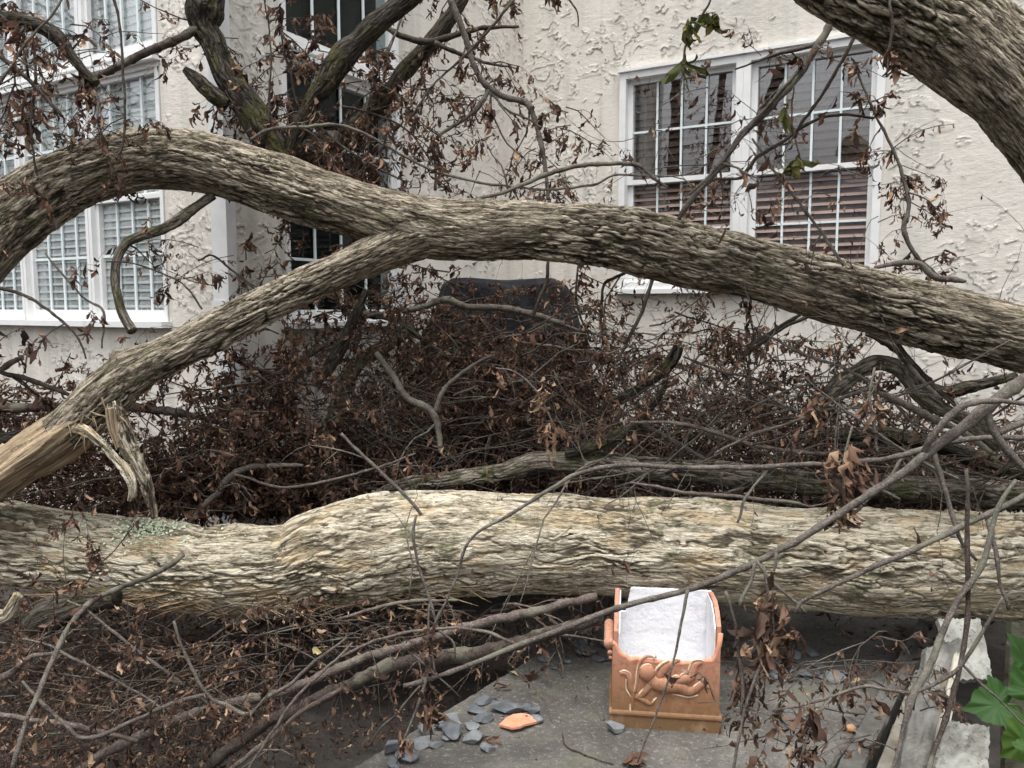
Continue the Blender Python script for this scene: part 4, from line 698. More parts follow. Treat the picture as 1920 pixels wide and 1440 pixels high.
for lab, pts, d, mm, kw in (
    ('thick purple brown stem rising right from lower left to below the planter', [(130, 1460, 20), (240, 1390, 24), (330, 1352, 22), (450, 1312, 22), (560, 1285, 22), (640, 1250, 22), (740, 1215, 20), (850, 1180, 20), (950, 1158, 22), (1040, 1138, 22), (1125, 1120, 20)], 2.15, TWIG_P, dict(tw=1, jit=.006)),
    ('second thick dark stem beneath it, ending at the slab', [(370, 1460, 26), (440, 1395, 28), (520, 1345, 28), (610, 1305, 30), (700, 1262, 32), (800, 1235, 34), (900, 1222, 36), (1010, 1190, 30), (1120, 1160, 26)], 2.25, TWIG_D, dict(jit=.006)),
    ('thin straight twig rising steeply beside the dark soil', [(462, 1450, 7), (510, 1375, 7), (560, 1305, 7), (610, 1250, 6), (660, 1205, 5)], 1.95, TWIG_P, dict()),
    ('forked pale twig making a V at the lower left', [(325, 1165, 6), (345, 1220, 7), (385, 1300, 9), (425, 1325, 10), (467, 1340, 10), (500, 1310, 9), (545, 1282, 9), (590, 1240, 8), (650, 1195, 6)], 2.0, TWIG, dict(tw=2)),
    ('pale twig bent in a shallow V low at left', [(42, 1278, 6), (65, 1305, 8), (110, 1350, 9), (165, 1383, 10), (250, 1350, 10), (320, 1322, 10), (385, 1303, 9)], 1.98, TWIG, dict(tw=1)),
    ('long twig sloping down right from the tan log at left', [(125, 1125, 5), (160, 1145, 6), (220, 1190, 7), (290, 1245, 8), (350, 1290, 8), (398, 1325, 6)], 2.12, TWIG, dict(tw=2)),
    ('twig sloping down right below the long one', [(42, 1197, 5), (90, 1208, 6), (150, 1242, 7), (215, 1275, 7), (270, 1305, 6), (310, 1335, 5)], 2.1, TWIG, dict(tw=2)),
    ('brown stem entering low at the left edge', [(-20, 1338, 12), (60, 1350, 12), (130, 1358, 12), (200, 1375, 12), (260, 1388, 10)], 2.05, TWIG_P, dict(tw=1)),
    ('grey branch at left edge below the tan log', [(-30, 1285, 16), (20, 1262, 18), (60, 1230, 12), (120, 1223, 6)], 2.1, TWIG_P, dict(tw=2, lv=.5)),
    ('twig bundle running right beneath the tan log', [(630, 1160, 6), (700, 1140, 8), (780, 1128, 8), (860, 1128, 6)], 2.35, TWIG_P, dict(tw=4)),
    ('thin twig curving over the thick stems', [(640, 1230, 6), (700, 1200, 7), (780, 1185, 7), (860, 1180, 7), (920, 1190, 8), (972, 1210, 7)], 1.95, TWIG_P, dict()),
    ('grey stem lying along the soil toward the lower edge', [(400, 1470, 10), (460, 1420, 12), (560, 1340, 12), (640, 1290, 9)], 2.05, TWIG_P, dict(tw=1)),
    ('thin leaning twig dropping to the dark soil', [(790, 1285, 5), (750, 1330, 5), (715, 1365, 5), (690, 1400, 4)], 2.05, TWIG_D, dict()),
    ('peeled white stick end poking out at left edge', [(-30, 1150, 30), (0, 1165, 28), (20, 1140, 24), (45, 1095, 18), (50, 1075, 10)], 2.3, BARK_LOG, dict(barked=True)),
    ('dark rounded stump end beneath the tan log at left', [(60, 1180, 40), (100, 1150, 60), (150, 1130, 60), (220, 1120, 40)], 2.55, BARK_DARK, dict(barked=True)),
    ('pale curved stick on the tan log at right end', [(1500, 700, 4), (1600, 780, 5), (1720, 860, 6), (1800, 900, 6)], 2.3, TWIG, dict(tw=2, lv=.4)),
    ):
    branch(lab, [(x, y, d, w_) for (x, y, w_) in pts], m=mm, **kw)
# splintered wood fringe under the log
fr = Acc(); 
for _ in range(230):
    x = R.gauss(480, 190); x = min(860, max(150, x)); b0 = P(x, 1128+R.uniform(-22, 6)-abs(x-470)*.04, 2.83); L_ = R.uniform(.05, .22); d_ = np.array([R.choice((-1, 1))*1., -.1, R.uniform(-.28, .02)])
    pts = wander(b0, d_, L_, 4, .1, -.1); V, Q, T = tube(pts, np.linspace(R.uniform(.002, .007), .0008, 5), 4); fr.add(V, Q, T)
fr.build('splinters', plain('torn_inner_bark', [(.3, (.09, .058, .032)), (.5, (.21, .145, .085)), (.7, (.36, .28, .18))], 20, .8), log)['kind'] = 'stuff'
# lichen
LICH = plain('pale_green_lichen', [(.3, (.42, .5, .36)), (.7, (.62, .68, .52))], 40, .9)
li = Acc(); dg = bpy.context.evaluated_depsgraph_get()
def on_log(x, y, o=log):
    inv = o.matrix_world.inverted() if False else None
    r = ray(x, y); r = Vector(r/np.linalg.norm(r)); org = Vector(CAM)-Vector(o['_o'])
    ok, loc, nor, _ = o.ray_cast(org, r); return (np.array(loc)+np.array(o['_o']), np.array(nor)) if ok else (None, None)
for _ in range(420):
    x, y = (R.gauss(272, 26), R.gauss(990, 9)) if R.random() < .8 else (R.gauss(300, 70), R.gauss(1000, 22)); p, nn = on_log(x, y)
    if p is None: continue
    a = np.cross(nn, rng.normal(size=3)); a /= np.linalg.norm(a); b2 = np.cross(nn, a); k = 7; s_ = R.uniform(.002, .006); rr = s_*rng.uniform(.6, 1.3, k)
    ring = [p+nn*.0035+a*math.cos(j/k*6.283)*rr[j]+b2*math.sin(j/k*6.283)*rr[j]+nn*R.uniform(0, .003) for j in range(k)]
    li.add(np.vstack([p+nn*.0015, ring]), T=[(0, 1+j, 1+(j+1) % k) for j in range(k)])
li.build('lichen', LICH, log)['kind'] = 'stuff'
sp = Acc()
for _ in range(46):      # torn fibres round the break of the fork
    b0 = P(R.gauss(165, 30), R.gauss(790, 18), 2.72); d_ = np.array([R.gauss(.2, .5), -.1, -1+R.random()*.7]); L_ = R.uniform(.02, .09); V, Q, T = tube(wander(b0, d_, L_, 4, .15, -.2), np.linspace(R.uniform(.0015, .005), .0005, 5), 4); sp.add(V, Q, T)
sp.build('splinters', WOOD, limb)['kind'] = 'stuff'
# ------------------------------------------------------------------ brush heaps
def wall_depth(x):
    r = (x-960)/FPX; c = []
    for O, e in ((C0, A), (C1, e2), (C1, e3)):
        # solve O+t e : X/Y = r
        t = (r*O[1]-O[0])/(e[0]-r*e[1]); y = O[1]+t*e[1]
        lim = {0: 4.6, 1: 2.7, 2: 4.2}[0 if e is A else (1 if e is e2 else 2)]
        if -.01 <= t <= lim and y > 0: c.append(y)
    return min(c) if c else 4.5
def heap(label, xr, topf, bot, dr, nb, L, seed, leafp, mt, lm, lsize=.038, litter=0, grav=-.35, rmax=.006):
    ta, la = Acc(), Acc(); botf = bot if callable(bot) else (lambda x: bot)
    for i in range(nb):
        x = R.uniform(*xr); t_ = topf(x); y = t_+(botf(x)-t_)*R.random()**.85; d1 = min(dr[1], wall_depth(x)-.25); d = R.uniform(dr[0], max(dr[0]+.05, d1)); p = P(x, y, d)
        if p[2] < .03: p = G(x, y, .05+R.random()*.15) if dr[0] < 2.4 else P(x, y-30, d)
        a = R.uniform(0, 6.283); dirv = np.array([math.cos(a), math.sin(a)*.4, R.uniform(-.35, .5)]); l = L*R.uniform(.5, 1.4)
        grow(ta, la, p, dirv, l, R.uniform(.0018, rmax), 2 if R.random() < .55 else 1, grav, .16, leafp, lsize, 4, .6, .8)
    if litter:
        n = litter; xs = rng.uniform(xr[0], xr[1], n); pos = []
        for x in xs:
            t_ = topf(x); y = t_+20+(botf(x)-t_-20)*R.random()**.6; d1 = min(dr[1], wall_depth(x)-.15); f = R.random(); d = dr[0]+(max(d1, dr[0]+.1)-dr[0])*(f*.7+.3); pos.append(P(x, y, d))
        pos = np.array(pos); pos[:, 2] = np.maximum(pos[:, 2], .02); leaves(la, pos, rng.normal(0, .7, (n, 3))+np.array([0, 0, -.5]), lsize*rng.uniform(.6, 1.4, n), .42, 1.1, rng.random(n)**1.3*.9)
    root = empty('brush_pile', P(sum(xr)/2, botf(sum(xr)/2), (dr[0]+dr[1])/2), label=label, cat='brush pile', kind='stuff')
    ta.build('twigs', mt, root, smooth=True)['kind'] = 'stuff'; la.build('dead_leaves', lm, root, smooth=True)['kind'] = 'stuff'
    return root
def prof(*kn):
    xs, ys = zip(*kn); return lambda x: float(np.interp(x, xs, ys))
heap('dense dark brown heap of dead leafy twigs burying the covered grill in the middle', (430, 1260), prof((430, 880), (520, 820), (620, 760), (700, 660), (760, 615), (1000, 640), (1100, 660), (1180, 760), (1260, 820)), 960, (3.35, 4.6), 200, .36, 1, 1.3, TWIG_D, LEAF, litter=22000)
heap('long bare grey twigs criss-crossing over the front of the middle heap', (480, 1250), prof((480, 760), (650, 640), (800, 600), (1050, 620), (1250, 740)), 930, (3.3, 3.8), 75, .62, 11, .25, TWIG, LEAF, grav=-.1, rmax=.0045)
heap('thin leafy twigs tangled over the wall and shrubs above the heap', (540, 1200), prof((540, 560), (700, 500), (850, 500), (1000, 540), (1200, 600)), 720, (3.3, 4.2), 60, .3, 2, 2.0, TWIG_D, LEAF)
heap('brown twig tangle below the double window, right of the middle heap', (1180, 1950), prof((1180, 760), (1300, 700), (1500, 720), (1700, 800), (1950, 860)), 950, (3.25, 4.2), 180, .5, 3, 1.3, TWIG, LEAF, litter=11000)
heap('loose pile of long pale grey sticks lying over the right hand brush', (1150, 1950), prof((1150, 820), (1300, 760), (1500, 740), (1700, 800), (1950, 860)), 940, (3.0, 3.5), 70, .75, 13, .12, TWIG, LEAF, grav=-.05, rmax=.007)
heap('light tangle of leafy twigs against the wall under the right end of the limb', (1180, 1600), prof((1180, 620), (1300, 560), (1420, 590), (1600, 640)), 760, (3.2, 4.0), 55, .32, 5, 1.8, TWIG_D, LEAF)
heap('brown leafy twig tangle at left between the broken fork and the downspout', (230, 560), prof((230, 850), (350, 760), (450, 680), (560, 660)), 960, (3.1, 3.5), 70, .34, 4, 1.8, TWIG_D, LEAF, litter=5000)
heap('dead leafy twigs along the left edge below the bay window', (-60, 260), prof((-60, 680), (80, 690), (180, 740), (260, 830)), 960, (3.0, 3.9), 60, .34, 5, 1.8, TWIG_D, LEAF, litter=3000)
heap('dark mass of twigs and leaf litter filling the lower left corner', (-60, 600), prof((-60, 1130), (300, 1130), (500, 1150), (600, 1150)), lambda x: float(np.interp(x, [0, 380, 600], [1460, 1400, 1230])), (2.1, 2.8), 110, .3, 6, 1.0, TWIG_D, LEAF_B, lsize=.03, rmax=.0035)
heap('twigs and brown leaves wedged under the tan log near the planter', (560, 1060), prof((600, 1130), (800, 1120), (1150, 1120)), 1190, (2.75, 3.2), 60, .25, 7, .8, TWIG_P, LEAF_B, lsize=.03)
heap('veil of fine twigs with hanging brown leaves before the middle window', (440, 780), prof((440, 60), (780, 60)), 330, (3.3, 3.6), 42, .26, 21, 1.3, TWIG_D, LEAF, lsize=.042, grav=-.9, rmax=.004)
heap('fine leafy twigs trailing over the blank wall above the limb', (760, 1080), prof((760, 120), (1080, 200)), 360, (3.4, 3.9), 26, .24, 22, 1.0, TWIG_D, LEAF, lsize=.04, grav=-.9, rmax=.0035)
heap('fine leafy twigs hanging in the top left corner before the bay windows', (-40, 210), prof((-40, -20), (210, 60)), 300, (2.7, 3.1), 34, .2, 23, 1.1, TWIG_D, LEAF, lsize=.034, grav=-.7, rmax=.003)
heap('leafy brown twigs draped over the black grill cover', (760, 1130), prof((760, 560), (860, 535), (1000, 540), (1130, 610)), 680, (3.5, 4.1), 42, .3, 31, 1.3, TWIG_D, LEAF, lsize=.042, grav=-.6, rmax=.004)
heap('fine dry twigs with curled leaves reaching over the slab right of the planter', (1450, 1740), prof((1450, 1150), (1740, 1180)), 1400, (1.75, 2.05), 18, .2, 32, .9, TWIG, LEAF_B, lsize=.034, grav=-.5, rmax=.002)
heap('sparse fine twigs crossing the double window', (1240, 1660), prof((1240, 60), (1660, 40)), 420, (2.9, 3.5), 22, .3, 24, .5, TWIG, LEAF, lsize=.042, grav=-.3, rmax=.003)
heap('sparse leafy twigs trailing right of the double window', (1640, 1760), prof((1640, 230), (1760, 260)), 520, (3.3, 3.7), 14, .18, 25, 1.0, TWIG, LEAF, lsize=.036, grav=-.9, rmax=.003)
heap('fine leafless twigs hanging below the left arm of the limb over the wall', (340, 700), prof((340, 420), (700, 480)), 640, (3.2, 3.5), 26, .26, 26, .9, TWIG_D, LEAF, grav=-.6, rmax=.003)
# leaf litter on the soil at lower left
def litter(label, n, pts, zoff, m, size, mt=None, ntw=0, bumpy=True):
    a = Acc(); c = np.array([G(x, y, zoff)[:2] for x, y in pts]); 
    u = rng.random((n, 2)); p = c[0]*(1-u[:, :1])*(1-u[:, 1:])+c[1]*u[:, :1]*(1-u[:, 1:])+c[2]*u[:, :1]*u[:, 1:]+c[3]*(1-u[:, :1])*u[:, 1:]
    pos = np.c_[p, zoff+gz(p[:, 0], p[:, 1])+.01+rng.random(n)**2*.07]; dd = rng.normal(0, 1, (n, 3))*np.array([1, 1, .35]); leaves(a, pos, dd, size*rng.uniform(.5, 1.4, n), .45, 1.0, rng.random(n)**1.5)
    ob = a.build('leaf_litter', m, smooth=True); tag(ob, label, 'leaf litter', kind='stuff')
litter('carpet of crumbled brown leaves on the soil at lower left', 6000, [(-150, 1480), (430, 1480), (640, 1120), (-150, 1120)], 0., LEAF_B, .03)
litter('fallen brown leaves on the soil behind the tan log', 12000, [(-200, 1100), (2100, 1100), (1800, 900), (0, 900)], 0., LEAF, .045)
litter('leaf crumbs in the gap beside the concrete slab', 900, [(480, 1450), (680, 1440), (1120, 1175), (900, 1175)], 0., LEAF, .02)

# ------------------------------------------------------------------ stones on the slab
STONE = plain('blue_grey_stone', [(.3, (.07, .078, .088)), (.55, (.125, .133, .142)), (.8, (.21, .22, .225))], 22, .75, .5, .004)
STONE2 = plain('pale_grey_stone', [(.3, (.13, .137, .142)), (.55, (.2, .21, .215)), (.8, (.30, .31, .31))], 22, .75, .5, .004)
def stone(x, y, wpx, hpx, label, group, m=STONE):
    p = G(x, y+hpx*.45, SLZ); d = np.dot(p-CAM, FWD); sx = wpx/2*d/FPX*1.25; sz = max(.006, hpx/2*d/FPX*.8); sy = sx*R.uniform(.6, .9)
    import bmesh
    bm = bmesh.new(); bmesh.ops.create_icosphere(bm, subdivisions=3, radius=1)
    V = np.array([v.co[:] for v in bm.verts]); pl = rng.normal(size=(11, 3)); pl /= np.linalg.norm(pl, axis=1)[:, None]; dd = rng.uniform(.38, .72, 11)
    for q_, k in zip(pl, dd):
        s_ = V@q_; V -= np.where(s_ > k, s_-k, 0)[:, None]*q_
    V /= np.abs(V).max(0); V += (noise(V*4+R.random()*9)*.02)[:, None]
    V *= np.array([sx, sy, sz]); a = R.uniform(-.8, .8); tl_ = R.uniform(-.15, .15); Rm = np.array([[math.cos(a), -math.sin(a), 0], [math.sin(a), math.cos(a), 0], [0, 0, 1]]); V = V@Rm.T; V[:, 2] += V[:, 0]*tl_
    V[:, 2] -= V[:, 2].min(); V = V+np.array([p[0], p[1]+sy*.4, SLZ-.001])
    F = [tuple(v.index for v in f.verts) for f in bm.faces]; bm.free()
    tag(mesh_obj('stone', V, tris=np.array(F), mat=m, origin=[p[0], p[1]+sy*.4, SLZ], smooth=False), label, 'stone', group)
g1 = 'chipped stones in the heap at the slab edge'; g2 = 'chipped stones left of the planter'; g3 = 'chipped stones right of the planter'
SL = [(909, 1311, 36, 22, 'dark flat grey stone topmost of the heap on the slab edge'), (943, 1327, 62, 28, 'largest blue grey stone of the heap, just left above the orange shard'), (984, 1325, 22, 20, 'small upright stone right of the largest blue grey stone'), (1003, 1331, 24, 18, 'small stone at the right end of the row above the orange shard'),
      (1000, 1350, 30, 18, 'rounded pale stone touching the right tip of the orange shard'), (895, 1332, 32, 16, 'low dark stone below the topmost one in the heap'), (906, 1347, 34, 20, 'wedge shaped grey stone left of the orange shard'), (838, 1352, 46, 34, 'pale blue stone leaning at the back of the lower heap'), (851, 1370, 44, 36, 'dark tilted slab of stone in the middle of the lower heap'),
      (793, 1368, 26, 26, 'pale stone hidden behind the drooping dry leaf'), (883, 1363, 28, 16, 'small pale stone right of the dark tilted one'), (889, 1384, 36, 26, 'blocky dark stone below the small pale one'), (788, 1392, 40, 20, 'flat pale grey stone low in the heap'), (817, 1394, 22, 20, 'small light grey wedge right of the flat pale stone'), (834, 1385, 16, 12, 'tiny pale chip between the wedge and the dark slab'),
      (733, 1399, 32, 36, 'upright grey stone at the left end of the heap'), (757, 1421, 44, 22, 'oval grey stone at the lowest left of heap'), (736, 1434, 36, 20, 'stone cut by the lower picture edge'), (912, 1402, 28, 16, 'pale chip at the lower right of the heap beside the snail like leaf')]
for i, (x, y, a, b_, lab) in enumerate(SL): stone(x, y, a, b_, lab, g1, STONE2 if 'pale' in lab or 'light' in lab else STONE)
for x, y, a, b_, lab in [(1070, 1193, 30, 26, 'dark stone farthest left in the cluster left of the planter'), (1118, 1190, 44, 20, 'wide flat stone at the back of the cluster left of the planter'), (1135, 1204, 34, 22, 'pale stone touching the left side of planter'), (1092, 1206, 28, 22, 'small stone in the middle of the cluster left of the planter'), (1100, 1221, 38, 18, 'light grey flat stone at the front of the cluster left of planter'),
      (1129, 1234, 32, 14, 'thin stone at the planter foot, front of the cluster'), (1023, 1234, 28, 11, 'flat oval stone alone left of the cluster'), (1063, 1239, 22, 10, 'small low stone between the oval one and the planter'), (1040, 1252, 20, 8, 'flat chip just below the oval stone'), (1157, 1364, 32, 20, 'pale chip under the lower left corner of the planter')]: stone(x, y, a, b_, lab, g2, STONE2 if 'pale' in lab or 'light' in lab else STONE)
for x, y, a, b_, lab in [(1405, 1214, 60, 16, 'long thin pale stone behind the planter on its right'), (1520, 1222, 34, 18, 'stone half hidden behind the hanging leaves'), (1490, 1226, 24, 22, 'rounded stone beside the hanging leaf bunch'), (1462, 1265, 34, 16, 'pointed grey stone front left of the right hand row'), (1480, 1256, 24, 9, 'thin flat stone behind the pointed one'), (1513, 1265, 24, 16, 'blocky stone second from left in the right hand row'),
      (1538, 1249, 28, 14, 'flat stone behind the right hand row'), (1537, 1267, 18, 14, 'small stone third from left in right hand row'), (1566, 1270, 46, 16, 'widest pale stone ending the right hand row'), (1473, 1340, 20, 16, 'single square stone lying nearer the camera right of the planter'), (1160, 1205, 20, 14, None)]:
    if lab: stone(x, y, a, b_, lab, g3, STONE2 if 'pale' in lab else STONE)

# ------------------------------------------------------------------ terracotta
def terra_mat():
    m, n, b = mat('terracotta'); tc = nd(n, 'TexCoord'); v = tc.outputs['Object']; sx = nd(n, 'SeparateXYZ'); n.links.new(v, sx.inputs[0])
    a = noise_n(n, 6, 5, v, .6)
    zz = mathn(n, 'ADD', mathn(n, 'MULTIPLY', sx.outputs['Z'], 3.2), mathn(n, 'MULTIPLY', a.outputs['Fac'], .35))
    c = ramp(n, zz, [(.15, (.16, .10, .045)), (.45, (.27, .14, .07)), (.85, (.42, .20, .125)), (1.0, (.47, .24, .165))]).outputs[0]      # ochre moss stain at the foot
    s2 = noise_n(n, 70, 4, v, .7); c = mixc(n, ramp(n, s2.outputs['Fac'], [(.35, (.5,)), (.5, (0,))]).outputs[0], c, (.16, .08, .04)); s3 = noise_n(n, 14, 6, v, .7); c = mixc(n, ramp(n, s3.outputs['Fac'], [(.52, (0,)), (.7, (.45,))]).outputs[0], c, (.50, .34, .24))
    n.links.new(c, b.inputs['Base Color']); b.inputs['Roughness'].default_value = .75; b.inputs['Specular IOR Level'].default_value = .3; bump(n, b, s2.outputs['Fac'], .35, .003); return m
TERRA = terra_mat()
GLZ2 = None
TERRA_B = plain('broken_terracotta_edge', [(.3, (.58, .23, .13)), (.7, (.70, .33, .21))], 40, .85, .5, .003)
GLAZE = plain('white_inner_glaze', [(.3, (.55, .55, .57)), (.45, (.74, .74, .76)), (.8, (.80, .80, .79))], 7, .4, .5, .025)
PALEED = plain('pale_relief_edge', [(.35, (.50, .36, .24)), (.6, (.70, .58, .44))], 60, .6)
def planter():
    pl = G(1142, 1362, SLZ); pr = G(1352, 1376, SLZ); ex = pr-pl; W = np.linalg.norm(ex); ex /= W; ey = np.cross(NZ, ex); O = pl
    root = empty('broken_planter', O+ex*W/2, label='broken square terracotta planter with white glazed inside and a flying cherub relief on its front', cat='planter')
    D_ = .24; th = .014
    # height so that the back rim projects to y = 1104
    back = O+ex*W*.5+ey*D_; r = ray(1260, 1106); k = (back-CAM)@ey/(r@ey); H = float((CAM+r*k)[2]-SLZ)
    def Wp(u, v_, z): return O+ex*u+ey*v_+NZ*z
    # front outline, u across, z up -- broken top edge
    base_h = .062; i0 = .008
    top = [(.0, .335), (.004, .31), (.016, .30), (.024, .278), (.035, .262), (.048, .258), (.06, .244), (.078, .252), (.12, .247), (.16, .244), (.20, .243), (.25, .249), (.285, .258), (.31, .261), (.322, .285), (.326, .31), (.332, .325), (W-.008, .36)]
    fz = 0.89
    top = [(min(u*W/.34, W-i0) if u > 0 else i0, z*fz) for u, z in top]
    us = np.linspace(i0, W-i0, 90); tz_ = np.interp(us, [a for a, _ in top], [b for _, b in top])+noise(np.c_[us*90, us*0, us*0])*.004
    def panel(us, ztop, zbot, place, depthv, name, m, nz=30):
        """thin panel with an uneven top; place(u,z)->point, depthv thickness vector"""
        V = []; n = len(us)
        for dvec in (np.zeros(3), depthv):
            for k_ in range(nz):
                f = k_/(nz-1)
                for u, zt in zip(us, ztop): V.append(place(u, zbot+(zt-zbot)*f)+dvec)
        Q = grid_quads(nz, n, False); N = nz*n; Qs = [Q, Q[:, ::-1]+N]; e = []
        t0_ = (nz-1)*n
        for j in range(n-1): e += [(t0_+j, t0_+j+1, N+t0_+j+1, N+t0_+j), (j+1, j, N+j, N+j+1)]
        for k_ in range(nz-1): e += [(k_*n, (k_+1)*n, N+(k_+1)*n, N+k_*n), ((k_+1)*n+n-1, k_*n+n-1, N+k_*n+n-1, N+(k_+1)*n+n-1)]
        return np.array(V), np.vstack(Qs+[np.array(e)])
    # front
    V, Q = panel(us, tz_, .0, lambda u, z: Wp(u, 0, z), ey*th, 'front', TERRA); mesh_obj('front_panel', V, Q, mat=TERRA, parent=root, smooth=False)
    # glaze lining of the front and broken rim
    V, Q = panel(us, tz_-.004, .02, lambda u, z: Wp(u, th+.001, z), ey*.003, 'l', GLAZE); mesh_obj('glaze_lining', V, Q, mat=GLAZE, parent=root, smooth=False)
    rp = np.array([Wp(u, th*.5, z+.001) for u, z in zip(us, tz_)]); V, Q, T = tube(rp, np.full(len(rp), th*.56), 8); mesh_obj('broken_edge', V, Q, T, TERRA_B, root)
    # back wall
    ub = np.linspace(.014, W-.01, 80); zb = np.where(ub < .062, H-.085, H)+noise(np.c_[ub*80, ub*0, ub*0])*.0025; zb = np.where((ub > .052) & (ub < .068), H-.085*(1-(ub-.052)/.016), zb)
    V, Q = panel(ub, zb, .0, lambda u, z: Wp(u, D_, z), ey*th, 'b', GLAZE); mesh_obj('back_panel', V, Q, mat=GLAZE, parent=root, smooth=False)
    V, Q = panel(ub, zb-.003, .0, lambda u, z: Wp(u, D_+th+.001, z), ey*.006, 'b', TERRA); mesh_obj('back_shell', V, Q, mat=TERRA, parent=root, smooth=False)
    # left wall: rises to a spike
    vs = np.linspace(th+.001, D_-.001, 50); zl = np.interp(vs, [0, .02, .05, .09, .10, .115, .14, .19, D_], [.29, .315, .35, .405, .42, .41, .38, .34, H-.09])*np.array(1.0)
    V, Q = panel(vs, zl, .0, lambda v_, z: Wp(.004+(.010*(z/.4)), v_, z), ex*th, 'lw', TERRA); mesh_obj('side_panel', V, Q, mat=TERRA, parent=root, smooth=False)
    V, Q = panel(vs, zl-.006, .0, lambda v_, z: Wp(.004+.010*(z/.4)+th+.001, v_, z), ex*.004, 'lw', GLAZE); mesh_obj('glaze_lining', V, Q, mat=GLAZE, parent=root, smooth=False)
    zr = np.interp(vs, [0, .06, .12, D_], [.33, .37, .385, H])
    V, Q = panel(vs, zr, .0, lambda v_, z: Wp(W-.02, v_, z), ex*th, 'rw', TERRA); mesh_obj('side_panel', V, Q, mat=TERRA, parent=root, smooth=False)
    V, Q = panel(vs, zr-.006, .0, lambda v_, z: Wp(W-.026, v_, z), ex*.004, 'rw', GLAZE); mesh_obj('glaze_lining', V, Q, mat=GLAZE, parent=root, smooth=False)
    # mouldings
    mo = Acc()
    def rail(u0, u1, v0, z, r_, ax='u'):
        n = 20; pts = np.array([Wp(u0+(u1-u0)*i/(n-1), v0, z) for i in range(n)]) if ax == 'u' else np.array([Wp(v0, u0+(u1-u0)*i/(n-1), z) for i in range(n)])
        V, Q, T = tube(pts, np.full(n, r_), 14); mo.add(V, Q, T)
    rail(.0, W+.0, .006, .048, .012); mo.box(O, ex, ey, NZ, (.001, -.001, 0), (W-.001, D_+.018, .046))
    rail(.0, D_, .010, .048, .012, 'v'); rail(.0, D_, W-.010, .048, .012, 'v')
    mo.build('foot_moulding', TERRA, root, smooth=False)
    mo = Acc(); rail(.0, D_*.7, -.004, .272, .016, 'v'); rail(.0, D_*.7, .0, .243, .008, 'v'); rail(.0, D_*.6, .002, .226, .006, 'v'); mo.build('rim_moulding', TERRA, root, smooth=True)
    fl = Acc(); fl.box(O, ex, ey, NZ, (.02, .016, .05), (W-.02, D_-.001, .06)); fl.build('floor', GLAZE, root)
    # relief: cherub. pixel in zoomed crop (1355x1440 of 320x340 px) -> u,z on the front
    def F(cx, cy, off=0.):
        p = onplane(1080+cx/4.235, 1060+cy/4.235, O-ey*off, ey); return p
    s = 1/4.235*2.42/FPX      # metres per crop pixel
    rel = Acc()
    def blob(cx, cy, rx, ry, rz=None, ang=0.):
        c = F(cx, cy); n = 14; rz = rz or min(rx, ry)*.55; V = []
        for i in range(n+1):
            ph = math.pi*i/n
            for j in range(20):
                a = j/20*2*math.pi; x, y, z = math.sin(ph)*math.cos(a)*rx*s, math.sin(ph)*math.sin(a)*ry*s, math.cos(ph)*rz*s
                V.append(c+ex*(x*math.cos(ang)-y*math.sin(ang))+NZ*(x*math.sin(ang)+y*math.cos(ang))-ey*z)
        rel.add(V, Q=grid_quads(n+1, 20))
    def limb_(pts, acc=rel, flat=.6):
        p = np.array([[*F(a, b_), r_*s] for a, b_, r_ in pts]); q = spline(p, 8); V, Q, T = tube(q[:, :3], q[:, 3], 12); c = q[:, :3].mean(0)
        dd = (V-O)@ey; V = V-np.outer(dd*(1-flat), ey); acc.add(V, Q, T)
    blob(565, 855, 68, 72, 40); 
    for a in range(9): blob(525+a*11+R.uniform(-6, 6), 806+abs(a-4)*7+R.uniform(-8, 8), 17, 15, 22)          # curls
    for a in range(8): blob(605-a*3, 830+a*14, 12, 12, 30)
    limb_([(600, 900, 40), (650, 940, 62), (720, 955, 66), (790, 960, 56), (840, 970, 50)])                  # torso
    limb_([(790, 915, 46), (850, 905, 44), (905, 890, 40), (930, 840, 32), (950, 790, 27), (1000, 770, 14)])  # upper leg
    limb_([(830, 965, 46), (890, 1000, 44), (950, 985, 34), (1000, 945, 28), (1040, 965, 18), (1065, 970, 9)])  # lower leg
    limb_([(620, 930, 34), (570, 975, 30), (520, 1030, 24), (480, 1040, 18)]); limb_([(470, 1040, 20), (540, 1075, 22), (590, 1100, 18), (620, 1070, 14)])   # arms
    limb_([(350, 855, 12), (400, 865, 20), (425, 920, 22), (435, 980, 22), (450, 1040, 16), (445, 1110, 12), (440, 1150, 8)])    # horn / scarf
    limb_([(470, 1010, 10), (485, 930, 10), (500, 840, 12), (510, 770, 14), (560, 725, 12), (640, 730, 10)])
    for k_ in range(7): limb_([(660+k_*3, 890-k_*3, 26-k_), (690+k_*12, 830-k_*8, 24-k_), (730+k_*16, 780-k_*5, 10)], flat=.5)     # wing
    rel.build('cherub_relief', TERRA, root, smooth=True)
    ol = Acc()
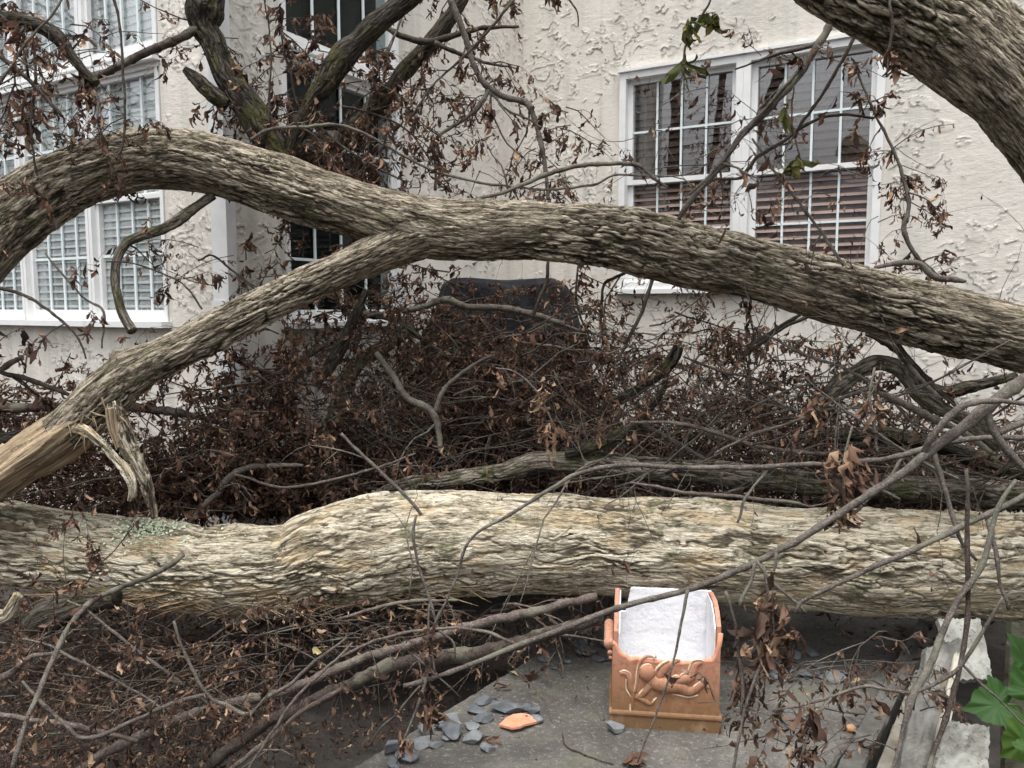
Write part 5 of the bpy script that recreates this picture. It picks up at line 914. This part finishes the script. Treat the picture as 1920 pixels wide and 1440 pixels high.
    for pts in ([(345, 845, 4), (385, 835, 6), (430, 860, 5), (438, 900, 4)], [(398, 900, 4), (398, 980, 6), (430, 1035, 6), (450, 1060, 4)], [(455, 1020, 4), (475, 930, 6), (480, 850, 5), (500, 770, 4), (540, 725, 4)], [(500, 830, 5), (540, 792, 7), (590, 790, 6), (612, 840, 5)],
                [(625, 870, 5), (640, 820, 9), (690, 775, 9), (740, 755, 6)], [(600, 715, 5), (618, 725, 10), (615, 760, 4)], [(760, 890, 4), (790, 875, 7), (830, 880, 5)], [(830, 870, 5), (870, 852, 8), (895, 862, 5)], [(885, 850, 5), (905, 800, 8), (925, 760, 8), (980, 748, 8), (1015, 760, 4)],
                [(838, 945, 5), (850, 975, 8), (845, 1000, 4)], [(925, 1000, 4), (935, 965, 8), (975, 935, 7), (1010, 918, 7), (1050, 940, 4)], [(760, 1020, 4), (830, 1035, 6), (900, 1045, 8), (970, 1030, 5)], [(490, 1035, 4), (530, 990, 8), (600, 945, 5)], [(590, 1110, 4), (610, 1080, 9), (640, 1050, 4)], [(430, 1100, 4), (432, 1150, 7), (445, 1165, 3)], [(760, 745, 4), (800, 742, 6), (830, 755, 4)]):
        limb_([(a, b, c*1.15) for a, b, c in pts], ol, 1.0)
    ol.build('relief_highlights', PALEED, root, smooth=True)
planter()
# orange shard
def shard():
    c = G(970, 1358, SLZ); d = np.dot(c-CAM, FWD); s_ = d/FPX; n = 24; V = []
    for k, zo in ((0, 0), (1, .007)):
        for (u, v_) in [(-34, 8), (-22, -2), (-8, -8), (8, -10), (22, -9), (33, -3), (36, 2), (28, 6), (14, 11), (5, 16), (-10, 18), (-22, 13)]:
            V.append((c[0]+u*s_, c[1]-v_*s_*1.9, SLZ+.006+zo+.008*(1-(u/36)**2)))
    m_ = 12; Q = [tuple(range(m_))[::-1], tuple(range(m_, 2*m_))]+[(j, (j+1) % m_, m_+(j+1) % m_, m_+j) for j in range(m_)]
    tag(mesh_obj('terracotta_shard', V, polys=Q, mat=TERRA_B, origin=c, smooth=False), 'bright orange leaf shaped terracotta shard lying on the slab among stones', 'shard')
shard()
def single_leaf(name, label, x, y, size, m, n=1, rs=.8, wid=.7, z=SLZ, cat='leaf', d=None):
    a = Acc(); p = G(x, y, z+.012) if d is None else P(x, y, d); pos = p+rng.normal(0, .008 if n > 1 else 0, (n, 3))*np.array([1.6, 1.2, .5]); pos[:, 2] = np.maximum(pos[:, 2], z+.008)
    leaves(a, pos-np.array([size*.4, 0, 0]), np.c_[np.ones(n), rng.normal(0, .6, n), rng.normal(0, .12, n)], np.full(n, size)*rng.uniform(.8, 1.1, n), wid, .55, np.full(n, rs)); tag(a.build(name, m, smooth=True, origin=p), label, cat)
YL = leaf_mat('pale_yellow_leaf', [(0., (.5, .42, .2)), (1., (.62, .56, .3))])
single_leaf('fallen_leaf', 'pale yellow leaf lying on the slab edge above the stones', 966, 1262, .05, YL, 2, .6, .6)
single_leaf('fallen_leaf', 'large ribbed dry brown leaf right of the yellow one', 993, 1274, .06, LEAF_B, 5, .55, .6)
single_leaf('fallen_leaf', 'small curled brown leaf near the slab edge, left of the yellow leaf', 940, 1290, .045, LEAF_B, 4, .6, .5)
single_leaf('fallen_leaf', 'curled brown leaf among the stones at the heap right end', 922, 1386, .035, LEAF_B, 5, .75, .5)
single_leaf('leaf_clump', 'wet red brown clump of leaves on the slab at the lower edge', 1190, 1428, .045, LEAF_B, 22, .6, .5)
single_leaf('fallen_leaf', 'pinkish curled leaf caught on the stems at lower left', 592, 1213, .035, YL, 2, .1, .5, cat='leaf', d=1.98)
NUT = plain('tan_nut', [(.3, (.36, .2, .1)), (.7, (.5, .3, .16))], 30, .6)
def nut():
    p = G(1595, 1372, SLZ); n = 12; V = []
    for i in range(n+1):
        ph = math.pi*i/n
        for j in range(16): a = j/16*2*math.pi; V.append((p[0]+math.sin(ph)*math.cos(a)*.016, p[1]+math.sin(ph)*math.sin(a)*.014, SLZ+.011+math.cos(ph)*.012*(1+.1*math.sin(a*3))))
    tag(mesh_obj('nut', V, grid_quads(n+1, 16), mat=NUT, origin=p), 'round tan nut on the slab near the grey beams', 'nut')
nut()
branch('small forked twig standing on the slab left of the planter foot', [(1110, 1322, 2.38, 3), (1122, 1338, 2.38, 4), (1132, 1352, 2.37, 4), (1134, 1335, 2.37, 3), (1124, 1318, 2.38, 2)], m=TWIG, name='twig', cat='twig')
branch('thin bent twig lying on the slab in front of the planter', [(1052, 1350, 2.33, 3), (1056, 1378, 2.26, 4), (1062, 1398, 2.2, 5), (1100, 1418, 2.13, 5), (1150, 1435, 2.1, 4)], m=TWIG_D, name='twig', cat='twig')

# ------------------------------------------------------------------ right foreground: beams, plastered boards
BEAM = plain('weathered_grey_beam', [(.3, (.06, .058, .052)), (.55, (.115, .11, .10)), (.8, (.19, .183, .168))], 14, .85, .6, .008)
def beam(name, label, cat, a, b_, wd, th, z0, z1, m, rag=.003):
    """a, b: plan points of the left edge near/far"""
    a = np.array([a[0], a[1], 0]); b_ = np.array([b_[0], b_[1], 0]); e = b_-a; L_ = np.linalg.norm(e); e /= L_; s_ = np.array([e[1], -e[0], 0]); n = int(L_/.012); V = []
    ring = [(0, 0), (0, 1), (.06, 1.04), (.5, 1.0), (.94, 1.03), (1, .97), (1, 0)]
    for i in range(n+1):
        f = i/n; 
        for k, (u, h) in enumerate(ring):
            zz = z0+(z1-z0)*f; j = noise(np.array([[f*L_*14, k*3.1, z0*7]]))[0]*rag; V.append(a+e*L_*f+s_*(u*wd+j)+NZ*(zz-th+h*th+j*.6))
    k = len(ring); Q = grid_quads(n+1, k); V = np.array(V)
    ob = mesh_obj(name, V, polys=[tuple(q) for q in Q]+[tuple(range(k)), tuple(range(n*k, n*k+k))[::-1]], mat=m, origin=[*a[:2], 0], smooth=False)
    return tag(ob, label, cat)
z_b = SLZ+.035
beam('stone_kerb', 'dark grey kerb stone bordering the slab on the right', 'kerb', G(1570, 1460, z_b)[:2]-dF*.3, G(1690, 1205, z_b)[:2]+dF*.3, .062, .2, z_b, z_b, BEAM, rag=.006)
beam('timber_beam', 'lighter grey weathered beam lying right of the dark kerb stone', 'beam', G(1650, 1460, z_b)[:2]-dF*.2, G(1715, 1265, z_b)[:2], .05, .1, z_b+.01, z_b+.015, plain('pale_weathered_beam', [(.3, (.12, .11, .09)), (.6, (.23, .215, .18)), (.8, (.34, .32, .275))], 12, .85, .6, .008))
def plaster_mat():
    m, n, b = mat('peeling_white_paint'); tc = nd(n, 'TexCoord'); v = tc.outputs['Object']
    a = noise_n(n, 13, 8, v, .7); f = ramp(n, a.outputs['Fac'], [(.38, (0,)), (.50, (1,))]).outputs[0]
    c = mixc(n, f, (.22, .21, .18), ramp(n, noise_n(n, 5, 4, v).outputs['Fac'], [(.3, (.22, .22, .195)), (.7, (.37, .37, .33))]).outputs[0])
    sp = noise_n(n, 70, 3, v); c = mixc(n, ramp(n, sp.outputs['Fac'], [(.33, (.8,)), (.4, (0,))]).outputs[0], c, (.08, .075, .06))
    n.links.new(c, b.inputs['Base Color']); b.inputs['Roughness'].default_value = .8; bump(n, b, mathn(n, 'ADD', f, noise_n(n, 50, 5, v).outputs['Fac']), .6, .008); return m
PLAST = plaster_mat()
def board(label, corners, th=.02, name='painted_board', m=PLAST):
    """tilted board from four pixel corners with depth"""
    c = np.array([P(x, y, d) for x, y, d in corners]); n = 30; V = []; nn = np.cross(c[1]-c[0], c[3]-c[0]); nn /= np.linalg.norm(nn)
    if nn@(CAM-c[0]) < 0: nn = -nn
    for sgn in (0, 1):
        for i in range(n):
            for j in range(n):
                u, v_ = i/(n-1), j/(n-1); eu = u; ev = v_
                p = c[0]*(1-eu)*(1-ev)+c[1]*eu*(1-ev)+c[2]*eu*ev+c[3]*(1-eu)*ev
                edge = (i in (0, n-1))*(c[1]-c[0])+(j in (0, n-1))*(c[3]-c[0])
                rg = noise(np.array([[u*9+c[0][0]*7, v_*9, 1.]]))[0]*.035+noise(np.array([[u*25+c[0][0]*7, v_*25, 5.]]))[0]*.02
                V.append(p+edge*rg+nn*(noise(np.array([[u*6, v_*6, 3.]]))[0]*.004)-nn*th*sgn)
    Q = grid_quads(n, n, False); N = n*n; e = []
    for j in range(n-1):
        e += [(j, j+1, N+j+1, N+j), ((n-1)*n+j+1, (n-1)*n+j, N+(n-1)*n+j, N+(n-1)*n+j+1), ((j+1)*n, j*n, N+j*n, N+(j+1)*n), (j*n+n-1, (j+1)*n+n-1, N+(j+1)*n+n-1, N+j*n+n-1)]
    tag(mesh_obj(name, V, np.vstack([Q, Q[:, ::-1]+N, np.array(e)]), mat=m, origin=c.mean(0), smooth=False), label, 'board')
CEM = plain('cement_face', [(.3, (.08, .077, .068)), (.5, (.17, .165, .15)), (.75, (.30, .29, .265))], 16, .9, .8, .01)
board('long grey cement faced board slanting up beside the beams', [(1680, 1470, 1.95), (1752, 1470, 1.95), (1812, 1195, 2.12), (1738, 1215, 2.12)], .03, m=CEM)
board('cream painted edge strip along the grey cement board', [(1738, 1470, 1.93), (1760, 1470, 1.93), (1808, 1225, 2.1), (1790, 1225, 2.1)], .012, m=plain('cream_paint', [(.3, (.36, .34, .27)), (.7, (.52, .50, .42))], 14, .8, .5, .006))
board('peeling white painted board leaning below the right end of the tan log', [(1795, 1275, 2.08), (1862, 1272, 2.08), (1838, 1160, 2.2), (1758, 1160, 2.2)], .02)
board('lower peeling white board under the green leaves', [(1750, 1470, 1.9), (1852, 1470, 1.9), (1856, 1362, 1.97), (1772, 1350, 1.97)], .02)
board('mossy grey board at the right edge behind the green leaves', [(1880, 1480, 2.0), (1990, 1480, 2.0), (1990, 1160, 2.1), (1895, 1170, 2.1)], .02, m=plain('mossy_plaster', [(.3, (.03, .028, .018)), (.6, (.07, .07, .045)), (.72, (.3, .3, .26))], 16, .85, .6, .01))
# green plant
def green_plant():
    root = empty('green_plant', P(1925, 1480, 1.6), label='young plant with bright green toothed leaves at the lower right edge', cat='plant')
    def gleaf(x, y, d, size, ang, tilt, rs):
        c = P(x, y, d); ex = np.array([math.cos(ang), tilt, math.sin(ang)]); ex /= np.linalg.norm(ex); n0 = np.array([.1, -.75, .65]); ey = np.cross(n0, ex); ey /= np.linalg.norm(ey); n0 = np.cross(ex, ey)
        # palmate five-lobed outline
        ctrl = [(0, 0), (-.14, .16), (-.26, .40), (-.02, .46), (.06, .60), (.34, .78), (.42, .54), (.58, .50), (.82, .40), (.96, .18), (1.25, 0)]
        o = []
        for i in range(len(ctrl)-1):
            a, b_ = np.array(ctrl[i]), np.array(ctrl[i+1])
            for k in range(4): q = a+(b_-a)*k/4; o.append((q[0], q[1]*(1+(.09 if k % 2 else 0))))
        o.append(ctrl[-1]); full = o+[(a, -b_) for a, b_ in o[::-1][1:-1]]
        V = [c]; n = len(full)
        for rr in (.5, 1.):
            for (a, b_) in full:
                a2, b2 = .35+(a-.35)*rr, b_*rr; V.append(c+ex*(a2-.35)*size+ey*b2*size+n0*size*(.18*abs(b2)-.25*(a2-.35)**2+.03*math.sin(a2*20)))
        T = [(0, 1+j, 1+(j+1) % n) for j in range(n)]; Q = [(1+j, 1+n+j, 1+n+(j+1) % n, 1+(j+1) % n) for j in range(n)]
        mesh_obj('leaf', V, Q, T, LEAF_GREEN, root, attrs={'rnd': np.full(len(V), rs)})
    for g in ((1868, 1322, 1.62, .072, 3.3, .1, .45), (1922, 1240, 1.68, .075, 2.0, .0, .35), (1922, 1390, 1.55, .065, 3.9, .1, .85), (1945, 1300, 1.6, .08, .6, .1, .5), (1960, 1420, 1.5, .08, .2, 0, .6)): gleaf(*g)
    a = Acc()
    for pts in ([(1930, 1500, 1.6), (1925, 1400, 1.6), (1915, 1330, 1.62), (1890, 1320, 1.62)], [(1925, 1400, 1.6), (1940, 1300, 1.64), (1925, 1240, 1.68)]):
        p = np.array([P(*q) for q in pts]); V, Q, T = tube(spline(p, 6), np.full(len(spline(p, 6)), .0025), 6); a.add(V, Q, T)
    a.build('stem', plain('green_stem', [(.3, (.08, .14, .03)), (.7, (.14, .2, .06))], 20, .6), root, smooth=True)
green_plant()
litter('scraps of brown leaves caught between the grey beams and white boards', 120, [(1560, 1450), (1760, 1450), (1800, 1180), (1600, 1200)], SLZ+.01, LEAF_B, .036)
litter('brown leaf crumbs scattered over the slab', 90, [(800, 1440), (1550, 1440), (1600, 1200), (1100, 1200)], SLZ-.01, LEAF_B, .016)
# ------------------------------------------------------------------ what the windows mirror: a neighbour house and trees behind the viewer
SID = None
def neighbour():
    m, n, b = mat('brown_siding'); tc = nd(n, 'TexCoord'); wv = nd(n, 'TexWave', Scale=2.2, bands_direction='Z', wave_profile='SAW'); n.links.new(tc.outputs['Object'], wv.inputs['Vector'])
    c = ramp(n, wv.outputs['Fac'], [(0., (.09, .065, .055)), (.2, (.22, .17, .15)), (1., (.28, .22, .2))]).outputs[0]; n.links.new(c, b.inputs['Base Color'])
    O = np.array([-13., -6.5, 0]); e = np.array([.75, -.66, 0]); e /= np.linalg.norm(e); nn = np.array([e[1], -e[0], 0]); nn = -nn if nn@(-O) < 0 else nn
    root = empty('neighbour_house', O, label='brown sided gabled house mirrored in the double window', cat='house'); a = Acc(); L_ = 8.; H = 3.2
    a.box(O, e, nn, NZ, (0, -6, 0), (L_, 0, H)); a.build('wall', m, root)
    g = Acc(); pk = H+2.2; V = [O+e*0+NZ*H, O+e*L_+NZ*H, O+e*L_/2+NZ*pk]; V += [v-nn*6 for v in V]; g.add(V, Q=[(0, 2, 5, 3), (1, 4, 5, 2)], T=[(0, 1, 2), (5, 4, 3)]); g.build('roof', plain('grey_roof', [(.3, (.3, .3, .32)), (.7, (.4, .4, .42))], 3, .9, 0), root)
neighbour()
def back_tree(x, y, h, lab):
    root = empty('bare_tree', (x, y, 0), label=lab, cat='tree'); a, l = Acc(), Acc()
    pts = wander((x, y, 0), (0, 0, 1), h, 9, .06, .2); V, Q, T = tube(pts, np.linspace(.16, .04, len(pts)), 8); a.add(V, Q, T)
    for _ in range(26):
        i = R.randint(2, len(pts)-1); grow(a, l, pts[i], np.array([R.gauss(0, 1), R.gauss(0, 1), .7]), h*.3, .03, 2, .2, .2, .12, .10, 4, .2)
    a.build('trunk', TWIG_D, root, smooth=True); l.build('crown', LEAF_G, root, smooth=True)
back_tree(-9.5, 3.2, 6.5, 'bare tree mirrored in the bay windows, nearer one'); back_tree(-11.5, 6.0, 8, 'bare tree mirrored in the bay windows, farther one')
for o in bpy.data.objects:
    if '_o' in o: del o['_o']
